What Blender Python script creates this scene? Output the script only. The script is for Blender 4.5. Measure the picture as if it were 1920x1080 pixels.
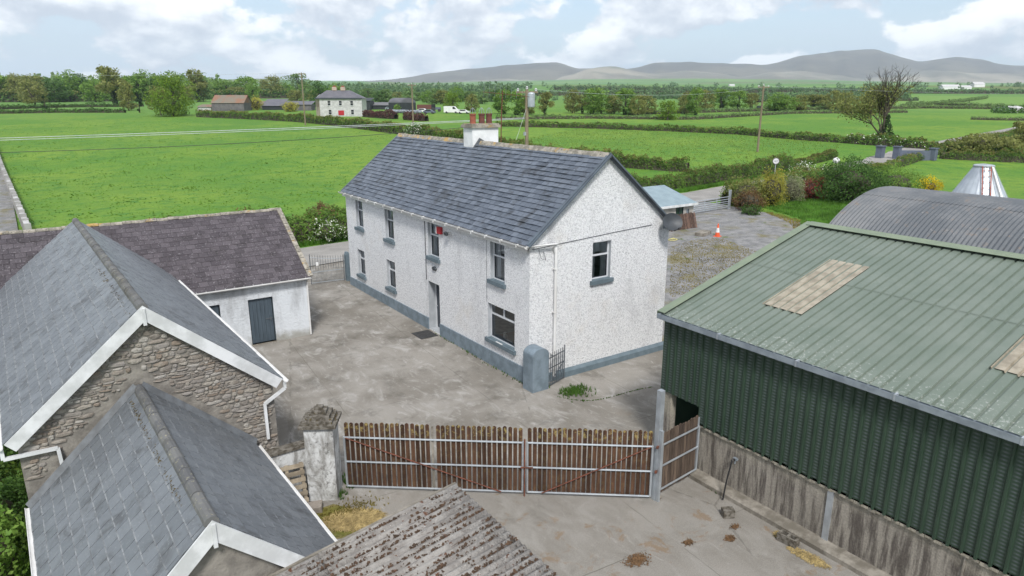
import bpy, math, random
import numpy as np
from mathutils import Matrix, Vector
for o in list(bpy.data.objects): bpy.data.objects.remove(o)
scene = bpy.context.scene
COL = scene.collection
R = math.radians
# ------------------------------------------------------------------ camera
CAMZ = 10.0; FPX = 1280.0; PITCH = math.atan(355/1280.0); YAW = R(34.4)
cd = bpy.data.cameras.new('camera'); cam = bpy.data.objects.new('camera', cd); COL.objects.link(cam)
cd.lens = 24.0; cd.sensor_width = 36.0; cd.clip_start = .1; cd.clip_end = 60000
cam.location = (0, 0, CAMZ); cam.rotation_euler = (math.pi/2-PITCH, 0, -YAW)
scene.camera = cam
# ------------------------------------------------------------------ world / sky
SUN_AZ = math.atan2(-.80, -.42); SUN_EL = R(48)      # direction towards the sun (left, behind the camera)
wd = bpy.data.worlds.new('World'); scene.world = wd; wd.use_nodes = True
wt = wd.node_tree; wt.nodes.clear()
def wn(t, **k):
    n = wt.nodes.new(t)
    for a, v in k.items(): setattr(n, a, v)
    return n
wl = wt.links.new
def wmath(op, a, b=None, clamp=False):
    n = wn('ShaderNodeMath', operation=op, use_clamp=clamp)
    for i, v in enumerate((a, b)):
        if v is None: continue
        if isinstance(v, (int, float)): n.inputs[i].default_value = v
        else: wl(v, n.inputs[i])
    return n.outputs[0]
def wramp(v, lo, hi, smooth=True):
    n = wn('ShaderNodeMapRange', interpolation_type='SMOOTHSTEP' if smooth else 'LINEAR')
    wl(v, n.inputs[0]); n.inputs[1].default_value = lo; n.inputs[2].default_value = hi
    return n.outputs[0]
def wmix(f, a, b):
    n = wn('ShaderNodeMix', data_type='RGBA')
    if isinstance(f, (int, float)): n.inputs[0].default_value = f
    else: wl(f, n.inputs[0])
    for i, v in ((6, a), (7, b)):
        if isinstance(v, tuple): n.inputs[i].default_value = (*v, 1)
        else: wl(v, n.inputs[i])
    return n.outputs[2]
sky = wn('ShaderNodeTexSky', sky_type='NISHITA'); sky.sun_disc = False
sky.sun_elevation = SUN_EL; sky.sun_rotation = math.pi/2-SUN_AZ
sky.altitude = 100; sky.air_density = 1.0; sky.dust_density = 1.5; sky.ozone_density = 1.0
tc = wn('ShaderNodeTexCoord'); sep = wn('ShaderNodeSeparateXYZ'); wl(tc.outputs['Generated'], sep.inputs[0])
zz = wmath('MAXIMUM', sep.outputs[2], 0.0)
# clouds: a broken deck of cumulus; looked at along the horizon the cells are squeezed by perspective
hl = wmath('SQRT', wmath('ADD', wmath('MULTIPLY', sep.outputs[0], sep.outputs[0]), wmath('MULTIPLY', sep.outputs[1], sep.outputs[1])))
hl = wmath('MAXIMUM', hl, .001)
def cloud_noise(zoff, scale, detail, rough, seed, zs):
    cmb = wn('ShaderNodeCombineXYZ')
    wl(wmath('DIVIDE', sep.outputs[0], hl), cmb.inputs[0]); wl(wmath('DIVIDE', sep.outputs[1], hl), cmb.inputs[1])
    el = wmath('DIVIDE', wmath('ADD', zz, zoff), hl)
    wl(wmath('MULTIPLY', wmath('POWER', wmath('MAXIMUM', el, 0.0), .8), zs), cmb.inputs[2])
    add = wn('ShaderNodeVectorMath', operation='ADD'); wl(cmb.outputs[0], add.inputs[0]); add.inputs[1].default_value = seed
    n = wn('ShaderNodeTexNoise'); n.noise_dimensions = '3D'
    n.inputs['Scale'].default_value = scale; n.inputs['Detail'].default_value = detail; n.inputs['Roughness'].default_value = rough
    n.inputs['Distortion'].default_value = .1
    wl(add.outputs[0], n.inputs['Vector']); return n.outputs[0]
SD = (3.7, 1.3, .55)
n0 = cloud_noise(0, 8.5, 10, .55, SD, 1.35)
n1 = cloud_noise(.030, 8.5, 10, .55, SD, 1.35)     # the same field a little higher up: how much cloud hangs above
nb = cloud_noise(0, 1.9, 3, .5, (9.1, 4.2, 2.2), 4.0)
dens = wmath('ADD', n0, wmath('MULTIPLY', wmath('SUBTRACT', nb, .5), .35))
cover = wramp(dens, .435, .50)
lit = wramp(wmath('SUBTRACT', n0, n1), -.15, .16)
CB, CW = (4.3, 4.65, 5.25), (8.6, 8.65, 8.7)
ccol = wmix(lit, CB, CW)
veil = wramp(zz, .20, .0)
thin = cloud_noise(0, 2.2, 6, .6, (5.1, 7.2, 1.2), 9.0)
base = wmix(wmath('ADD', wmath('MULTIPLY', veil, .80), wmath('MULTIPLY', wramp(thin, .35, .65), .20)), sky.outputs[0], (4.6, 5.35, 6.2))   # thin high cloud over the blue
full = wmix(wmath('MULTIPLY', cover, .94), base, ccol)
bg = wn('ShaderNodeBackground'); bg.inputs[1].default_value = .093
wl(full, bg.inputs[0]); wo = wn('ShaderNodeOutputWorld'); wl(bg.outputs[0], wo.inputs[0])
# ------------------------------------------------------------------ sun behind thin cloud
sl = bpy.data.lights.new('sun', 'SUN'); sl.energy = 2.1; sl.angle = R(10); sl.color = (1, .975, .94)
so = bpy.data.objects.new('sun', sl); COL.objects.link(so)
sd = Vector((math.cos(SUN_EL)*math.cos(SUN_AZ), math.cos(SUN_EL)*math.sin(SUN_AZ), math.sin(SUN_EL)))
so.rotation_euler = (-sd).to_track_quat('-Z', 'Y').to_euler(); so.location = (-20, -10, 40)
vs = scene.view_settings; vs.view_transform = 'Standard'; vs.look = 'None'; vs.exposure = 0.85; vs.gamma = 1
vs.use_curve_mapping = False
scene.render.resolution_x = 1024; scene.render.resolution_y = 576
# ------------------------------------------------------------------ pixel -> place (1920 x 1080 photograph)
_F = np.array([math.sin(YAW)*math.cos(PITCH), math.cos(YAW)*math.cos(PITCH), -math.sin(PITCH)])
_R = np.array([math.cos(YAW), -math.sin(YAW), 0.0]); _U = np.cross(_R, _F); _C = np.array([0, 0, CAMZ])
HAZE = 8.5e-5
SL, D0 = .0235, 45.0                                   # the land rises gently beyond the road
def ray(x, y): return _F+_R*(x-960)/FPX-_U*(y-540)/FPX
def g(x, y, z=0.0):
    d = ray(x, y); return _C+d*((z-CAMZ)/d[2])
def fwd(x, y): return x*math.sin(YAW)+y*math.cos(YAW)
def land(x, y):                                        # smooth height of the land, metres
    d = fwd(x, y); k = min(1, max(0, (d-84)/40)); return SL*(d-D0)*k*k*(3-2*k)
def gt(x, y):
    d = ray(x, y); fw = fwd(d[0], d[1]); t = (-SL*D0-CAMZ)/(d[2]-SL*fw); P = _C+d*t
    if t < 0 or t*fw < D0: P = g(x, y)
    for _ in range(30):
        P = g(x, y, land(P[0], P[1])) if d[2] < -1e-3 and t*fw < 135 else P
    return P
def at_dist(x, y, D):                                  # point on a pixel's ray D metres ahead
    d = ray(x, y); return _C+d*(D/fwd(d[0], d[1]))
# ------------------------------------------------------------------ materials
MATS = {}
class NT:
    def __init__(s, name):
        s.m = bpy.data.materials.new(name); s.m.use_nodes = True; s.t = s.m.node_tree; s.t.nodes.clear()
        s.out = s.t.nodes.new('ShaderNodeOutputMaterial'); s.p = s.n('ShaderNodeBsdfPrincipled')
        s.l(s.p.outputs[0], s.out.inputs[0]); s.pos = s.n('ShaderNodeNewGeometry')
    def n(s, t, **k):
        n = s.t.nodes.new(t)
        for a, v in k.items(): setattr(n, a, v)
        return n
    def l(s, a, b): s.t.links.new(a, b)
    def put(s, sock, v):
        if isinstance(v, tuple): sock.default_value = (*v, 1) if len(v) == 3 and sock.type == 'RGBA' else v
        elif isinstance(v, (int, float)): sock.default_value = v
        else: s.l(v, sock)
    def vec(s, scale=(1, 1, 1), rot=(0, 0, 0), src=None):
        mp = s.n('ShaderNodeMapping'); mp.inputs['Scale'].default_value = scale; mp.inputs['Rotation'].default_value = rot
        s.l(src or s.pos.outputs['Position'], mp.inputs[0]); return mp.outputs[0]
    def noise(s, scale, detail=4, rough=.55, vec=None, dist=0):
        n = s.n('ShaderNodeTexNoise'); n.inputs['Scale'].default_value = scale; n.inputs['Detail'].default_value = detail
        n.inputs['Roughness'].default_value = rough; n.inputs['Distortion'].default_value = dist
        s.l(vec or s.pos.outputs['Position'], n.inputs['Vector']); return n.outputs[0]
    def voro(s, scale, feat='F1', vec=None, out=0):
        n = s.n('ShaderNodeTexVoronoi', feature=feat); n.inputs['Scale'].default_value = scale
        s.l(vec or s.pos.outputs['Position'], n.inputs['Vector']); return n.outputs[out]
    def ramp(s, v, lo, hi, a=0.0, b=1.0):
        n = s.n('ShaderNodeMapRange', interpolation_type='SMOOTHSTEP'); s.put(n.inputs[0], v)
        for i, q in enumerate((lo, hi, a, b)): n.inputs[i+1].default_value = q
        return n.outputs[0]
    def math(s, op, a, b=0.0, clamp=False):
        n = s.n('ShaderNodeMath', operation=op, use_clamp=clamp); s.put(n.inputs[0], a); s.put(n.inputs[1], b); return n.outputs[0]
    def mix(s, f, a, b, mode='MIX'):
        n = s.n('ShaderNodeMix', data_type='RGBA', blend_type=mode); s.put(n.inputs[0], f); s.put(n.inputs[6], a); s.put(n.inputs[7], b); return n.outputs[2]
    def rnd(s):
        oi = s.n('ShaderNodeObjectInfo')
        return s.math('FRACT', s.math('ADD', oi.outputs['Random'], s.pos.outputs['Random Per Island']))
    def val(s, col, f):                                 # scale a colour's value by f
        n = s.n('ShaderNodeHueSaturation'); s.put(n.inputs['Value'], f); s.put(n.inputs['Color'], col); return n.outputs[0]
    def bump(s, h, strength=.4, dist=.02):
        b = s.n('ShaderNodeBump'); b.inputs['Strength'].default_value = strength; b.inputs['Distance'].default_value = dist
        s.put(b.inputs['Height'], h); s.l(b.outputs[0], s.p.inputs['Normal'])
    def done(s, col, rough=.8, metal=0.0, spec=.4):
        s.put(s.p.inputs['Base Color'], col); s.put(s.p.inputs['Roughness'], rough); s.put(s.p.inputs['Metallic'], metal)
        s.p.inputs['Specular IOR Level'].default_value = spec
        MATS[s.m.name] = s.m; return s.m
def plain(name, c1, c2=None, scale=3.0, rough=.7, metal=0.0, bump=0.0, bscale=30, rnd=0.0, spec=.4, stretch=(1, 1, 1)):
    t = NT(name); c2 = c2 or tuple(v*.8 for v in c1)
    v = t.vec(stretch)
    col = t.mix(t.ramp(t.noise(scale, 5, .6, v), .35, .65), c1, c2)
    if rnd: col = t.val(col, t.ramp(t.rnd(), 0, 1, 1-rnd, 1+rnd))
    if bump: t.bump(t.noise(bscale, 3, .6, v), bump, .02)
    return t.done(col, rough, metal, spec)
# ------------------------------------------------------------------ mesh helpers
def V(*a): return np.array(a, float)
def unit(v): v = np.asarray(v, float); return v/np.linalg.norm(v)
class MB:
    def __init__(s): s.v = []; s.f = []
    def add(s, vs_, fs):
        b = len(s.v); s.v += [tuple(map(float, p)) for p in vs_]; s.f += [tuple(i+b for i in f) for f in fs]; return s
    def poly(s, *p): return s.add(p, [tuple(range(len(p)))])
    def obox(s, c, ax, h):
        c = np.asarray(c, float); a = [np.asarray(q, float)*k for q, k in zip(ax, h)]
        vs_ = [c+i*a[0]+j*a[1]+k*a[2] for k in (-1, 1) for j in (-1, 1) for i in (-1, 1)]
        return s.add(vs_, [(0, 2, 3, 1), (4, 5, 7, 6), (0, 1, 5, 4), (2, 6, 7, 3), (0, 4, 6, 2), (1, 3, 7, 5)])
    def box(s, x0, x1, y0, y1, z0, z1):
        return s.obox(((x0+x1)/2, (y0+y1)/2, (z0+z1)/2), np.eye(3), (abs(x1-x0)/2, abs(y1-y0)/2, abs(z1-z0)/2))
    def beam(s, a, b, w, h, up=(0, 0, 1)):              # rectangular bar from a to b
        a, b = np.asarray(a, float), np.asarray(b, float); d = unit(b-a); sd_ = np.cross(d, up)
        sd_ = unit(sd_) if np.linalg.norm(sd_) > 1e-6 else V(1, 0, 0)
        return s.obox((a+b)/2, (d, sd_, np.cross(sd_, d)), (np.linalg.norm(b-a)/2, w/2, h/2))
    def tube(s, pts, r, n=8, cap=True):
        pts = [np.asarray(p, float) for p in pts]; rs = r if hasattr(r, '__len__') else [r]*len(pts)
        rings = []; up = None
        for i, p in enumerate(pts):
            d = unit(pts[min(i+1, len(pts)-1)]-pts[max(i-1, 0)])
            if up is None: up = unit(np.cross(d, V(0, 0, 1) if abs(d[2]) < .9 else V(1, 0, 0)))
            u = up-d*(up@d); u = unit(u); up = u; w = np.cross(d, u)
            rings.append([p+rs[i]*(math.cos(2*math.pi*k/n)*u+math.sin(2*math.pi*k/n)*w) for k in range(n)])
        vs_ = [q for rg in rings for q in rg]; fs = []
        for i in range(len(pts)-1):
            for k in range(n): fs.append((i*n+k, i*n+(k+1) % n, (i+1)*n+(k+1) % n, (i+1)*n+k))
        if cap: fs += [tuple(range(n))[::-1], tuple((len(pts)-1)*n+k for k in range(n))]
        return s.add(vs_, fs)
    def lathe(s, c, prof, n=16):                        # prof: (radius, z) about the vertical through c
        c = np.asarray(c, float); vs_ = []; fs = []
        for r_, z in prof: vs_ += [c+V(r_*math.cos(2*math.pi*k/n), r_*math.sin(2*math.pi*k/n), z) for k in range(n)]
        for i in range(len(prof)-1):
            for k in range(n): fs.append((i*n+k, i*n+(k+1) % n, (i+1)*n+(k+1) % n, (i+1)*n+k))
        fs += [tuple(range(n))[::-1], tuple((len(prof)-1)*n+k for k in range(n))]
        return s.add(vs_, fs)
    def extrude(s, poly, d):
        p = [np.asarray(q, float) for q in poly]; d = np.asarray(d, float); n = len(p)
        return s.add(p+[q+d for q in p], [tuple(range(n))[::-1], tuple(range(n, 2*n))]+[(i, (i+1) % n, n+(i+1) % n, n+i) for i in range(n)])
    def grid(s, P):                                     # P[i][j] points
        n, m = len(P), len(P[0])
        return s.add([q for r_ in P for q in r_], [(i*m+j, i*m+j+1, (i+1)*m+j+1, (i+1)*m+j) for i in range(n-1) for j in range(m-1)])
    def mesh(s, name):
        me = bpy.data.meshes.new(name); me.from_pydata(s.v, [], s.f); me.update(); return me
    def build(s, name, mat, parent=None, smooth=False, kind=None, label=None):
        return link(name, s.mesh(name), mat, parent, smooth, kind, label)
def link(name, me, mat, parent=None, smooth=False, kind=None, label=None):
    o = bpy.data.objects.new(name, me); COL.objects.link(o)
    if mat is not None and not me.materials: me.materials.append(MATS[mat] if isinstance(mat, str) else mat)
    if smooth: me.polygons.foreach_set('use_smooth', [True]*len(me.polygons))
    if parent is not None: par(o, parent)
    if kind: o['kind'] = kind
    if label: o['label'] = label
    return o
def par(o, parent):
    o.parent = parent; o.matrix_parent_inverse = wmat(parent).inverted()
def wmat(o):
    m = o.matrix_basis.copy()
    return m if o.parent is None else wmat(o.parent) @ o.matrix_parent_inverse @ m
def tag(o, label=None, cat=None, group=None, kind=None):
    for k, v in (('label', label), ('category', cat), ('group', group), ('kind', kind)):
        if v: o[k] = v
    return o
def thing(name, label, cat, loc=(0, 0, 0), group=None):
    o = bpy.data.objects.new(name, None); COL.objects.link(o); o.location = loc; o.empty_display_size = .2
    return tag(o, label, cat, group)
def np_mesh(name, verts, quads):
    me = bpy.data.meshes.new(name); k = quads.shape[1]
    me.vertices.add(len(verts)); me.vertices.foreach_set('co', np.ascontiguousarray(verts, dtype=np.float32).ravel())
    me.loops.add(quads.size); me.loops.foreach_set('vertex_index', np.ascontiguousarray(quads, dtype=np.int32).ravel())
    me.polygons.add(len(quads)); me.polygons.foreach_set('loop_start', np.arange(0, quads.size, k, dtype=np.int32))
    me.polygons.foreach_set('loop_total', np.full(len(quads), k, dtype=np.int32))
    me.update(calc_edges=True); me.validate(); return me
def leaf_arrays(P, size, rng, out=None, aspect=.6):
    """one folded leaf-clump quad per point, facing outwards-ish at random"""
    N = len(P); d = rng.normal(size=(N, 3))
    if out is not None: d = d*.75+out
    d /= np.linalg.norm(d, axis=1)[:, None]
    a = np.cross(d, rng.normal(size=(N, 3))); a /= np.linalg.norm(a, axis=1)[:, None]+1e-9
    b = np.cross(d, a); sz = (np.asarray(size)*rng.uniform(.6, 1.35, N))[:, None]
    a = a*sz*.5; b = b*sz*.5*aspect
    vs_ = np.stack([P-a, P-b+d*sz*.08, P+a, P+b+d*sz*.08], 1).reshape(-1, 3)
    return vs_, np.arange(4*N).reshape(-1, 4)
def leaf_mesh(name, P, size, rng, out=None, aspect=.6):
    return np_mesh(name, *leaf_arrays(P, size, rng, out, aspect))
# ------------------------------------------------------------------ the materials of the place
def m_grass(name, ca, cb, cc, fine=6.0, patch=.12):
    t = NT(name)
    n1 = t.noise(patch, 4, .6); n2 = t.noise(fine*.18, 4, .65); n3 = t.noise(fine, 3, .7)
    col = t.mix(t.ramp(n1, .35, .65), ca, cb)
    col = t.mix(t.ramp(n2, .42, .70), col, cc)
    col = t.val(col, t.ramp(n3, .25, .75, .72, 1.25))
    t.bump(t.math('ADD', t.math('MULTIPLY', n3, .4), n2), .6, .25)
    return t.done(col, .9, 0, .15)
def m_terrain():
    t = NT('field_grass')
    n1 = t.noise(.035, 4, .6); n2 = t.noise(.45, 5, .65); n3 = t.noise(3.5, 3, .7)
    col = t.mix(t.ramp(n1, .38, .62), (.098, .205, .030), (.150, .245, .036))
    col = t.mix(t.ramp(n2, .45, .70), col, (.070, .175, .032))
    col = t.val(col, t.ramp(n3, .25, .75, .78, 1.2))
    # each far field has a crop or sward of its own
    vv = t.n('ShaderNodeTexVoronoi'); vv.inputs['Scale'].default_value = .0042; vv.inputs['Randomness'].default_value = .8
    t.l(t.vec((1, .55, 0), (0, 0, .5)), vv.inputs['Vector'])
    sx = t.n('ShaderNodeSeparateColor'); t.l(vv.outputs['Color'], sx.inputs[0])
    far = t.mix(sx.outputs[0], (.095, .200, .050), (.150, .255, .060))
    far = t.mix(t.ramp(sx.outputs[1], .72, .80), far, (.13, .165, .055))
    ln = t.n('ShaderNodeVectorMath', operation='LENGTH'); t.l(t.pos.outputs['Position'], ln.inputs[0])
    col = t.mix(t.ramp(ln.outputs['Value'], 230, 420), col, far)
    t.bump(t.math('ADD', t.math('MULTIPLY', n3, .3), n2), .7, .35)
    return t.done(col, .92, 0, .12)
m_terrain()
m_grass('verge_grass', (.060, .150, .020), (.085, .170, .026), (.11, .15, .035), 9, .5)
m_grass('dry_moss', (.16, .14, .035), (.10, .115, .022), (.20, .165, .075), 9, .8)
def m_yard():
    t = NT('yard_concrete')
    a = t.noise(.32, 5, .62, None, .4); b = t.noise(1.5, 6, .68, t.vec((1, .55, 1), (0, 0, .6)), .8); c = t.noise(38, 3, .7)
    d = t.noise(5.5, 5, .7, t.vec((1, .35, 1), (0, 0, -.5)), .6)
    col = t.mix(t.ramp(a, .36, .66), (.178, .162, .138), (.275, .256, .228))
    col = t.mix(t.ramp(b, .50, .72), col, (.35, .335, .31))
    col = t.mix(t.ramp(d, .55, .72, 0, .5), col, (.43, .415, .39))
    col = t.mix(t.ramp(t.noise(.8, 5, .7), .50, .70, 0, .65), col, (.105, .097, .082))
    # towards the sheds the slab is paler and buff coloured
    sx = t.n('ShaderNodeSeparateXYZ'); t.l(t.pos.outputs['Position'], sx.inputs[0])
    w = t.ramp(t.math('ADD', sx.outputs[1], t.math('MULTIPLY', t.noise(.5), 6)), 15, 19, 1, 0)
    col = t.mix(t.math('MULTIPLY', w, t.ramp(b, .3, .6, .15, .75)), col, (.25, .235, .21))
    col = t.mix(t.math('MULTIPLY', w, t.ramp(t.noise(1.1, 5, .7, None, .5), .57, .66, 0, .6)), col, (.20, .13, .07))
    e = t.voro(.115, 'DISTANCE_TO_EDGE', t.vec((1, .8, 0), (0, 0, .35), None))
    wob = t.math('ADD', e, t.math('MULTIPLY', t.math('SUBTRACT', t.noise(1.2, 6), .5), .05))
    crack = t.ramp(wob, .0, .0028, 1, 0)
    col = t.mix(t.math('MULTIPLY', crack, .3), col, (.06, .055, .04))
    rp = t.vec((1, 1, 1), (0, 0, .07)); sj = t.n('ShaderNodeSeparateXYZ'); t.l(rp, sj.inputs[0]); wb_ = t.math('MULTIPLY', t.math('SUBTRACT', t.noise(.9, 4), .5), .10)
    for ax_i, per, off in ((0, 4.6, 1.2), (1, 5.2, 2.9)):
        fr = t.math('FRACT', t.math('DIVIDE', t.math('ADD', t.math('ADD', sj.outputs[ax_i], wb_), off), per)); jn = t.ramp(t.math('ABSOLUTE', t.math('SUBTRACT', fr, .5)), 0, .004, 1, 0)
        col = t.mix(t.math('MULTIPLY', jn, t.ramp(t.noise(.6), .40, .58, .1, .75)), col, (.085, .080, .058))
    col = t.val(col, t.ramp(c, .2, .8, .80, 1.2))
    t.bump(t.math('SUBTRACT', t.math('ADD', t.math('MULTIPLY', c, .25), b), crack), .35, .03)
    return t.done(col, t.ramp(a, .3, .7, .95, .75), 0, .3)
m_yard()
def m_road():
    t = NT('road_asphalt'); c = t.noise(45, 3, .7); a = t.noise(.5, 5, .6)
    col = t.mix(t.ramp(a, .35, .68), (.235, .225, .21), (.31, .295, .275)); col = t.val(col, t.ramp(c, .2, .8, .8, 1.2))
    t.bump(c, .3, .02); return t.done(col, .9, 0, .3)
m_road()
def m_gravel():
    t = NT('drive_gravel'); c = t.voro(26); a = t.noise(.35, 5, .65, None, .4); b = t.noise(1.3, 5, .7)
    col = t.mix(t.ramp(b, .35, .68), (.165, .165, .165), (.27, .265, .26))
    col = t.mix(t.ramp(a, .50, .68, 0, .8), col, (.17, .150, .062))
    col = t.mix(t.ramp(t.noise(.9, 5, .7), .60, .68), col, (.085, .125, .03))
    col = t.val(col, t.ramp(c, .0, .7, .65, 1.25)); t.bump(c, .8, .04); return t.done(col, .95, 0, .2)
m_gravel()
def m_dash():
    t = NT('white_pebbledash'); v = t.voro(24); n = t.noise(21, 5, .8); st = t.noise(.8, 6, .7, t.vec((1, 1, .45))); big = t.noise(.35, 4, .6)
    col = t.mix(t.ramp(n, .36, .55), (.44, .445, .46), (.77, .775, .78))
    col = t.mix(t.ramp(st, .50, .74, 0, .6), col, (.42, .42, .43))
    col = t.mix(t.ramp(big, .56, .72, 0, .35), col, (.60, .55, .48))
    t.bump(t.math('ADD', t.math('MULTIPLY', v, .8), n), .8, .03); return t.done(col, .85, 0, .3)
m_dash()
def m_render():
    t = NT('white_render'); n = t.noise(11, 5, .7, None, .5); st = t.noise(1.0, 6, .7, t.vec((1, 1, .3)))
    sx = t.n('ShaderNodeSeparateXYZ'); t.l(t.pos.outputs['Position'], sx.inputs[0])
    col = t.mix(t.ramp(st, .42, .66), (.62, .65, .68), (.40, .415, .43))
    splash = t.math('MULTIPLY', t.ramp(t.math('ADD', sx.outputs[2], t.math('MULTIPLY', t.noise(2.2), .9)), .45, .95, 1, 0), .75)
    col = t.mix(splash, col, (.24, .225, .18))
    t.bump(n, .8, .05); return t.done(col, .8, 0, .3)
m_render()
def m_slate(name, ca, cb, dirt, rough=.5, lich=(.33, .33, .32), amt=.3, spec=.5, var=.06):
    t = NT(name); r_ = t.rnd(); n = t.noise(1.3, 6, .7, None, .5); f = t.noise(14, 4, .7)
    col = t.mix(r_, ca, cb); col = t.val(col, t.ramp(r_, 0, 1, 1-var, 1+var))
    col = t.mix(t.ramp(n, .50, .72, 0, .85), col, dirt)
    col = t.mix(t.math('MULTIPLY', t.ramp(f, .57, .68), amt), col, lich)
    t.bump(f, .25, .01); return t.done(col, t.ramp(n, .3, .7, rough, rough+.25), 0, spec)
m_slate('slate_blue', (.084, .102, .132), (.112, .130, .160), (.034, .036, .038), .42, (.18, .19, .19), .30, var=.12)
m_slate('slate_grey', (.125, .137, .150), (.140, .152, .165), (.062, .064, .066), .33, (.30, .31, .31), .30)
m_slate('slate_purple', (.062, .053, .060), (.085, .074, .082), (.040, .035, .037), .62, (.24, .225, .235), .8, .3, var=.10)
m_slate('ridge_tile', (.11, .112, .115), (.15, .15, .145), (.07, .066, .055), .75, (.36, .33, .22), .7, .2)
def m_ridge_lichen():
    t = NT('lichen_ridge'); a = t.noise(4, 5, .7); b = t.noise(1.7, 4, .6)
    col = t.mix(t.ramp(a, .4, .62), (.20, .185, .155), (.36, .33, .28)); col = t.mix(t.ramp(b, .56, .66, 0, .8), col, (.42, .26, .07))
    col = t.mix(t.ramp(t.noise(9, 4, .7), .56, .66), col, (.09, .085, .07)); t.bump(a, .5, .03); return t.done(col, .9, 0, .2)
m_ridge_lichen()
def m_stone():
    t = NT('rubble_stone'); r_ = t.rnd(); n = t.noise(6, 5, .7)
    c = t.n('ShaderNodeValToRGB'); t.l(r_, c.inputs[0]); cr = c.color_ramp; cr.interpolation = 'CONSTANT'
    cols = [(.20, .175, .15), (.25, .22, .19), (.19, .17, .15), (.28, .255, .22), (.22, .18, .145), (.25, .23, .21), (.33, .31, .28), (.22, .20, .18)]
    cr.elements[0].color = (*cols[0], 1); cr.elements[1].position = 1/8; cr.elements[1].color = (*cols[1], 1)
    for i in range(2, 8): e = cr.elements.new(i/8); e.color = (*cols[i], 1)
    col = t.mix(t.ramp(n, .50, .72, 0, .7), c.outputs[0], (.36, .335, .29)); col = t.mix(t.ramp(t.noise(15, 4, .7), .56, .7, 0, .6), col, (.07, .06, .05))
    t.bump(n, .7, .05); return t.done(col, .92, 0, .2)
m_stone()
plain('mortar', (.27, .25, .22), (.17, .157, .14), 3.0, .95, 0, .8, 18, spec=.15)
def m_cement():
    t = NT('streaked_concrete'); st = t.noise(6.5, 5, .7, t.vec((1, 1, .10))); n = t.noise(22, 4, .7); b = t.noise(.7, 4, .6)
    col = t.mix(t.ramp(st, .40, .62), (.30, .275, .235), (.105, .092, .08)); col = t.mix(t.ramp(b, .5, .68, 0, .4), col, (.22, .20, .17))
    sx = t.n('ShaderNodeSeparateXYZ'); t.l(t.pos.outputs['Position'], sx.inputs[0])
    col = t.mix(t.math('MULTIPLY', t.ramp(t.math('ADD', sx.outputs[2], t.math('MULTIPLY', t.noise(2.0), .5)), 1.35, 1.75), .55), col, (.40, .37, .29))
    col = t.val(col, t.ramp(n, .2, .8, .75, 1.25)); t.bump(t.math('ADD', n, st), .5, .03); return t.done(col, .92, 0, .2)
m_cement()
plain('kerb_concrete', (.30, .275, .235), (.15, .135, .11), 2.5, .92, 0, .5, 25, spec=.2)
def m_pillar():
    t = NT('stained_whitewash'); st = t.noise(2.2, 6, .75, t.vec((1, 1, .4)), .6); n = t.noise(20, 4, .7)
    col = t.mix(t.ramp(st, .40, .60), (.60, .61, .61), (.27, .265, .25)); col = t.mix(t.ramp(t.noise(5, 6, .75), .53, .66, 0, .7), col, (.10, .098, .09))
    t.bump(n, .5, .03); return t.done(col, .9, 0, .2)
m_pillar()
plain('mossy_cap', (.20, .185, .16), (.075, .065, .05), 9, .95, 0, .9, 20, spec=.15)
plain('blue_grey_paint', (.20, .25, .29), (.14, .18, .21), 3.0, .6, 0, .25, 30)
plain('sill_paint', (.13, .17, .195), (.10, .135, .155), 3, .6, 0, .2, 30)
plain('reveal_paint', (.40, .42, .44), (.33, .35, .37), 3, .6)
plain('white_upvc', (.68, .69, .70), (.50, .51, .51), 2.2, .4)
plain('white_gutter', (.70, .70, .69), (.60, .59, .57), 1.4, .45)
plain('frame_paint', (.62, .64, .66), (.55, .57, .59), 3, .4)
plain('dark_frame', (.05, .06, .075), None, 3, .4)
plain('slate_blue_door', (.070, .095, .118), (.05, .068, .085), 2.5, .6, 0, .3, 12, stretch=(6, 6, .5))
plain('verge_metal', (.10, .125, .15), (.075, .09, .11), 1.5, .5)
plain('lead_flashing', (.13, .14, .15), (.09, .095, .10), 4, .55)
plain('terracotta', (.30, .095, .055), (.20, .06, .04), 6, .75); plain('terracotta_dark', (.16, .055, .04), (.09, .04, .035), 6, .75)
plain('chimney_white', (.78, .79, .79), (.62, .63, .63), 1.6, .8, 0, .4, 40)
plain('galvanised', (.50, .54, .57), (.40, .43, .46), 3, .42, .55); plain('grey_steel', (.30, .34, .37), (.22, .25, .28), 3, .5, .3)
plain('iron_paint', (.10, .115, .13), (.07, .08, .09), 4, .55); plain('rust', (.18, .06, .035), (.10, .045, .03), 8, .85)
plain('black_plastic', (.018, .018, .02), None, 4, .5); plain('dish_grey', (.055, .062, .070), (.04, .045, .05), 4, .5)
plain('red_plastic', (.42, .02, .03), None, 4, .45); plain('white_plastic', (.75, .75, .74), None, 4, .45)
plain('orange_plastic', (.75, .12, .04), None, 4, .5)
plain('rubber', (.03, .03, .03), (.05, .05, .05), 8, .9)
def m_board():
    t = NT('gate_board'); r_ = t.rnd(); gr = t.noise(5, 5, .7, t.vec((3, 3, .35)))
    col = t.mix(t.ramp(gr, .35, .7), (.048, .026, .017), (.092, .048, .028)); col = t.val(col, t.ramp(r_, 0, 1, .7, 1.35))
    sx = t.n('ShaderNodeSeparateXYZ'); t.l(t.pos.outputs['Position'], sx.inputs[0])
    top = t.ramp(sx.outputs[2], 1.45, 1.9)
    lic = t.math('MULTIPLY', t.ramp(t.noise(7, 5, .75), .50, .62), t.math('ADD', t.math('MULTIPLY', top, .75), .08))
    col = t.mix(lic, col, (.34, .27, .10)); t.bump(gr, .5, .01); return t.done(col, .85, 0, .2)
m_board()
plain('weathered_board', (.125, .09, .065), (.065, .046, .035), 4, .9, 0, .5, 12, .3, stretch=(3, 3, .4))
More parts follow.
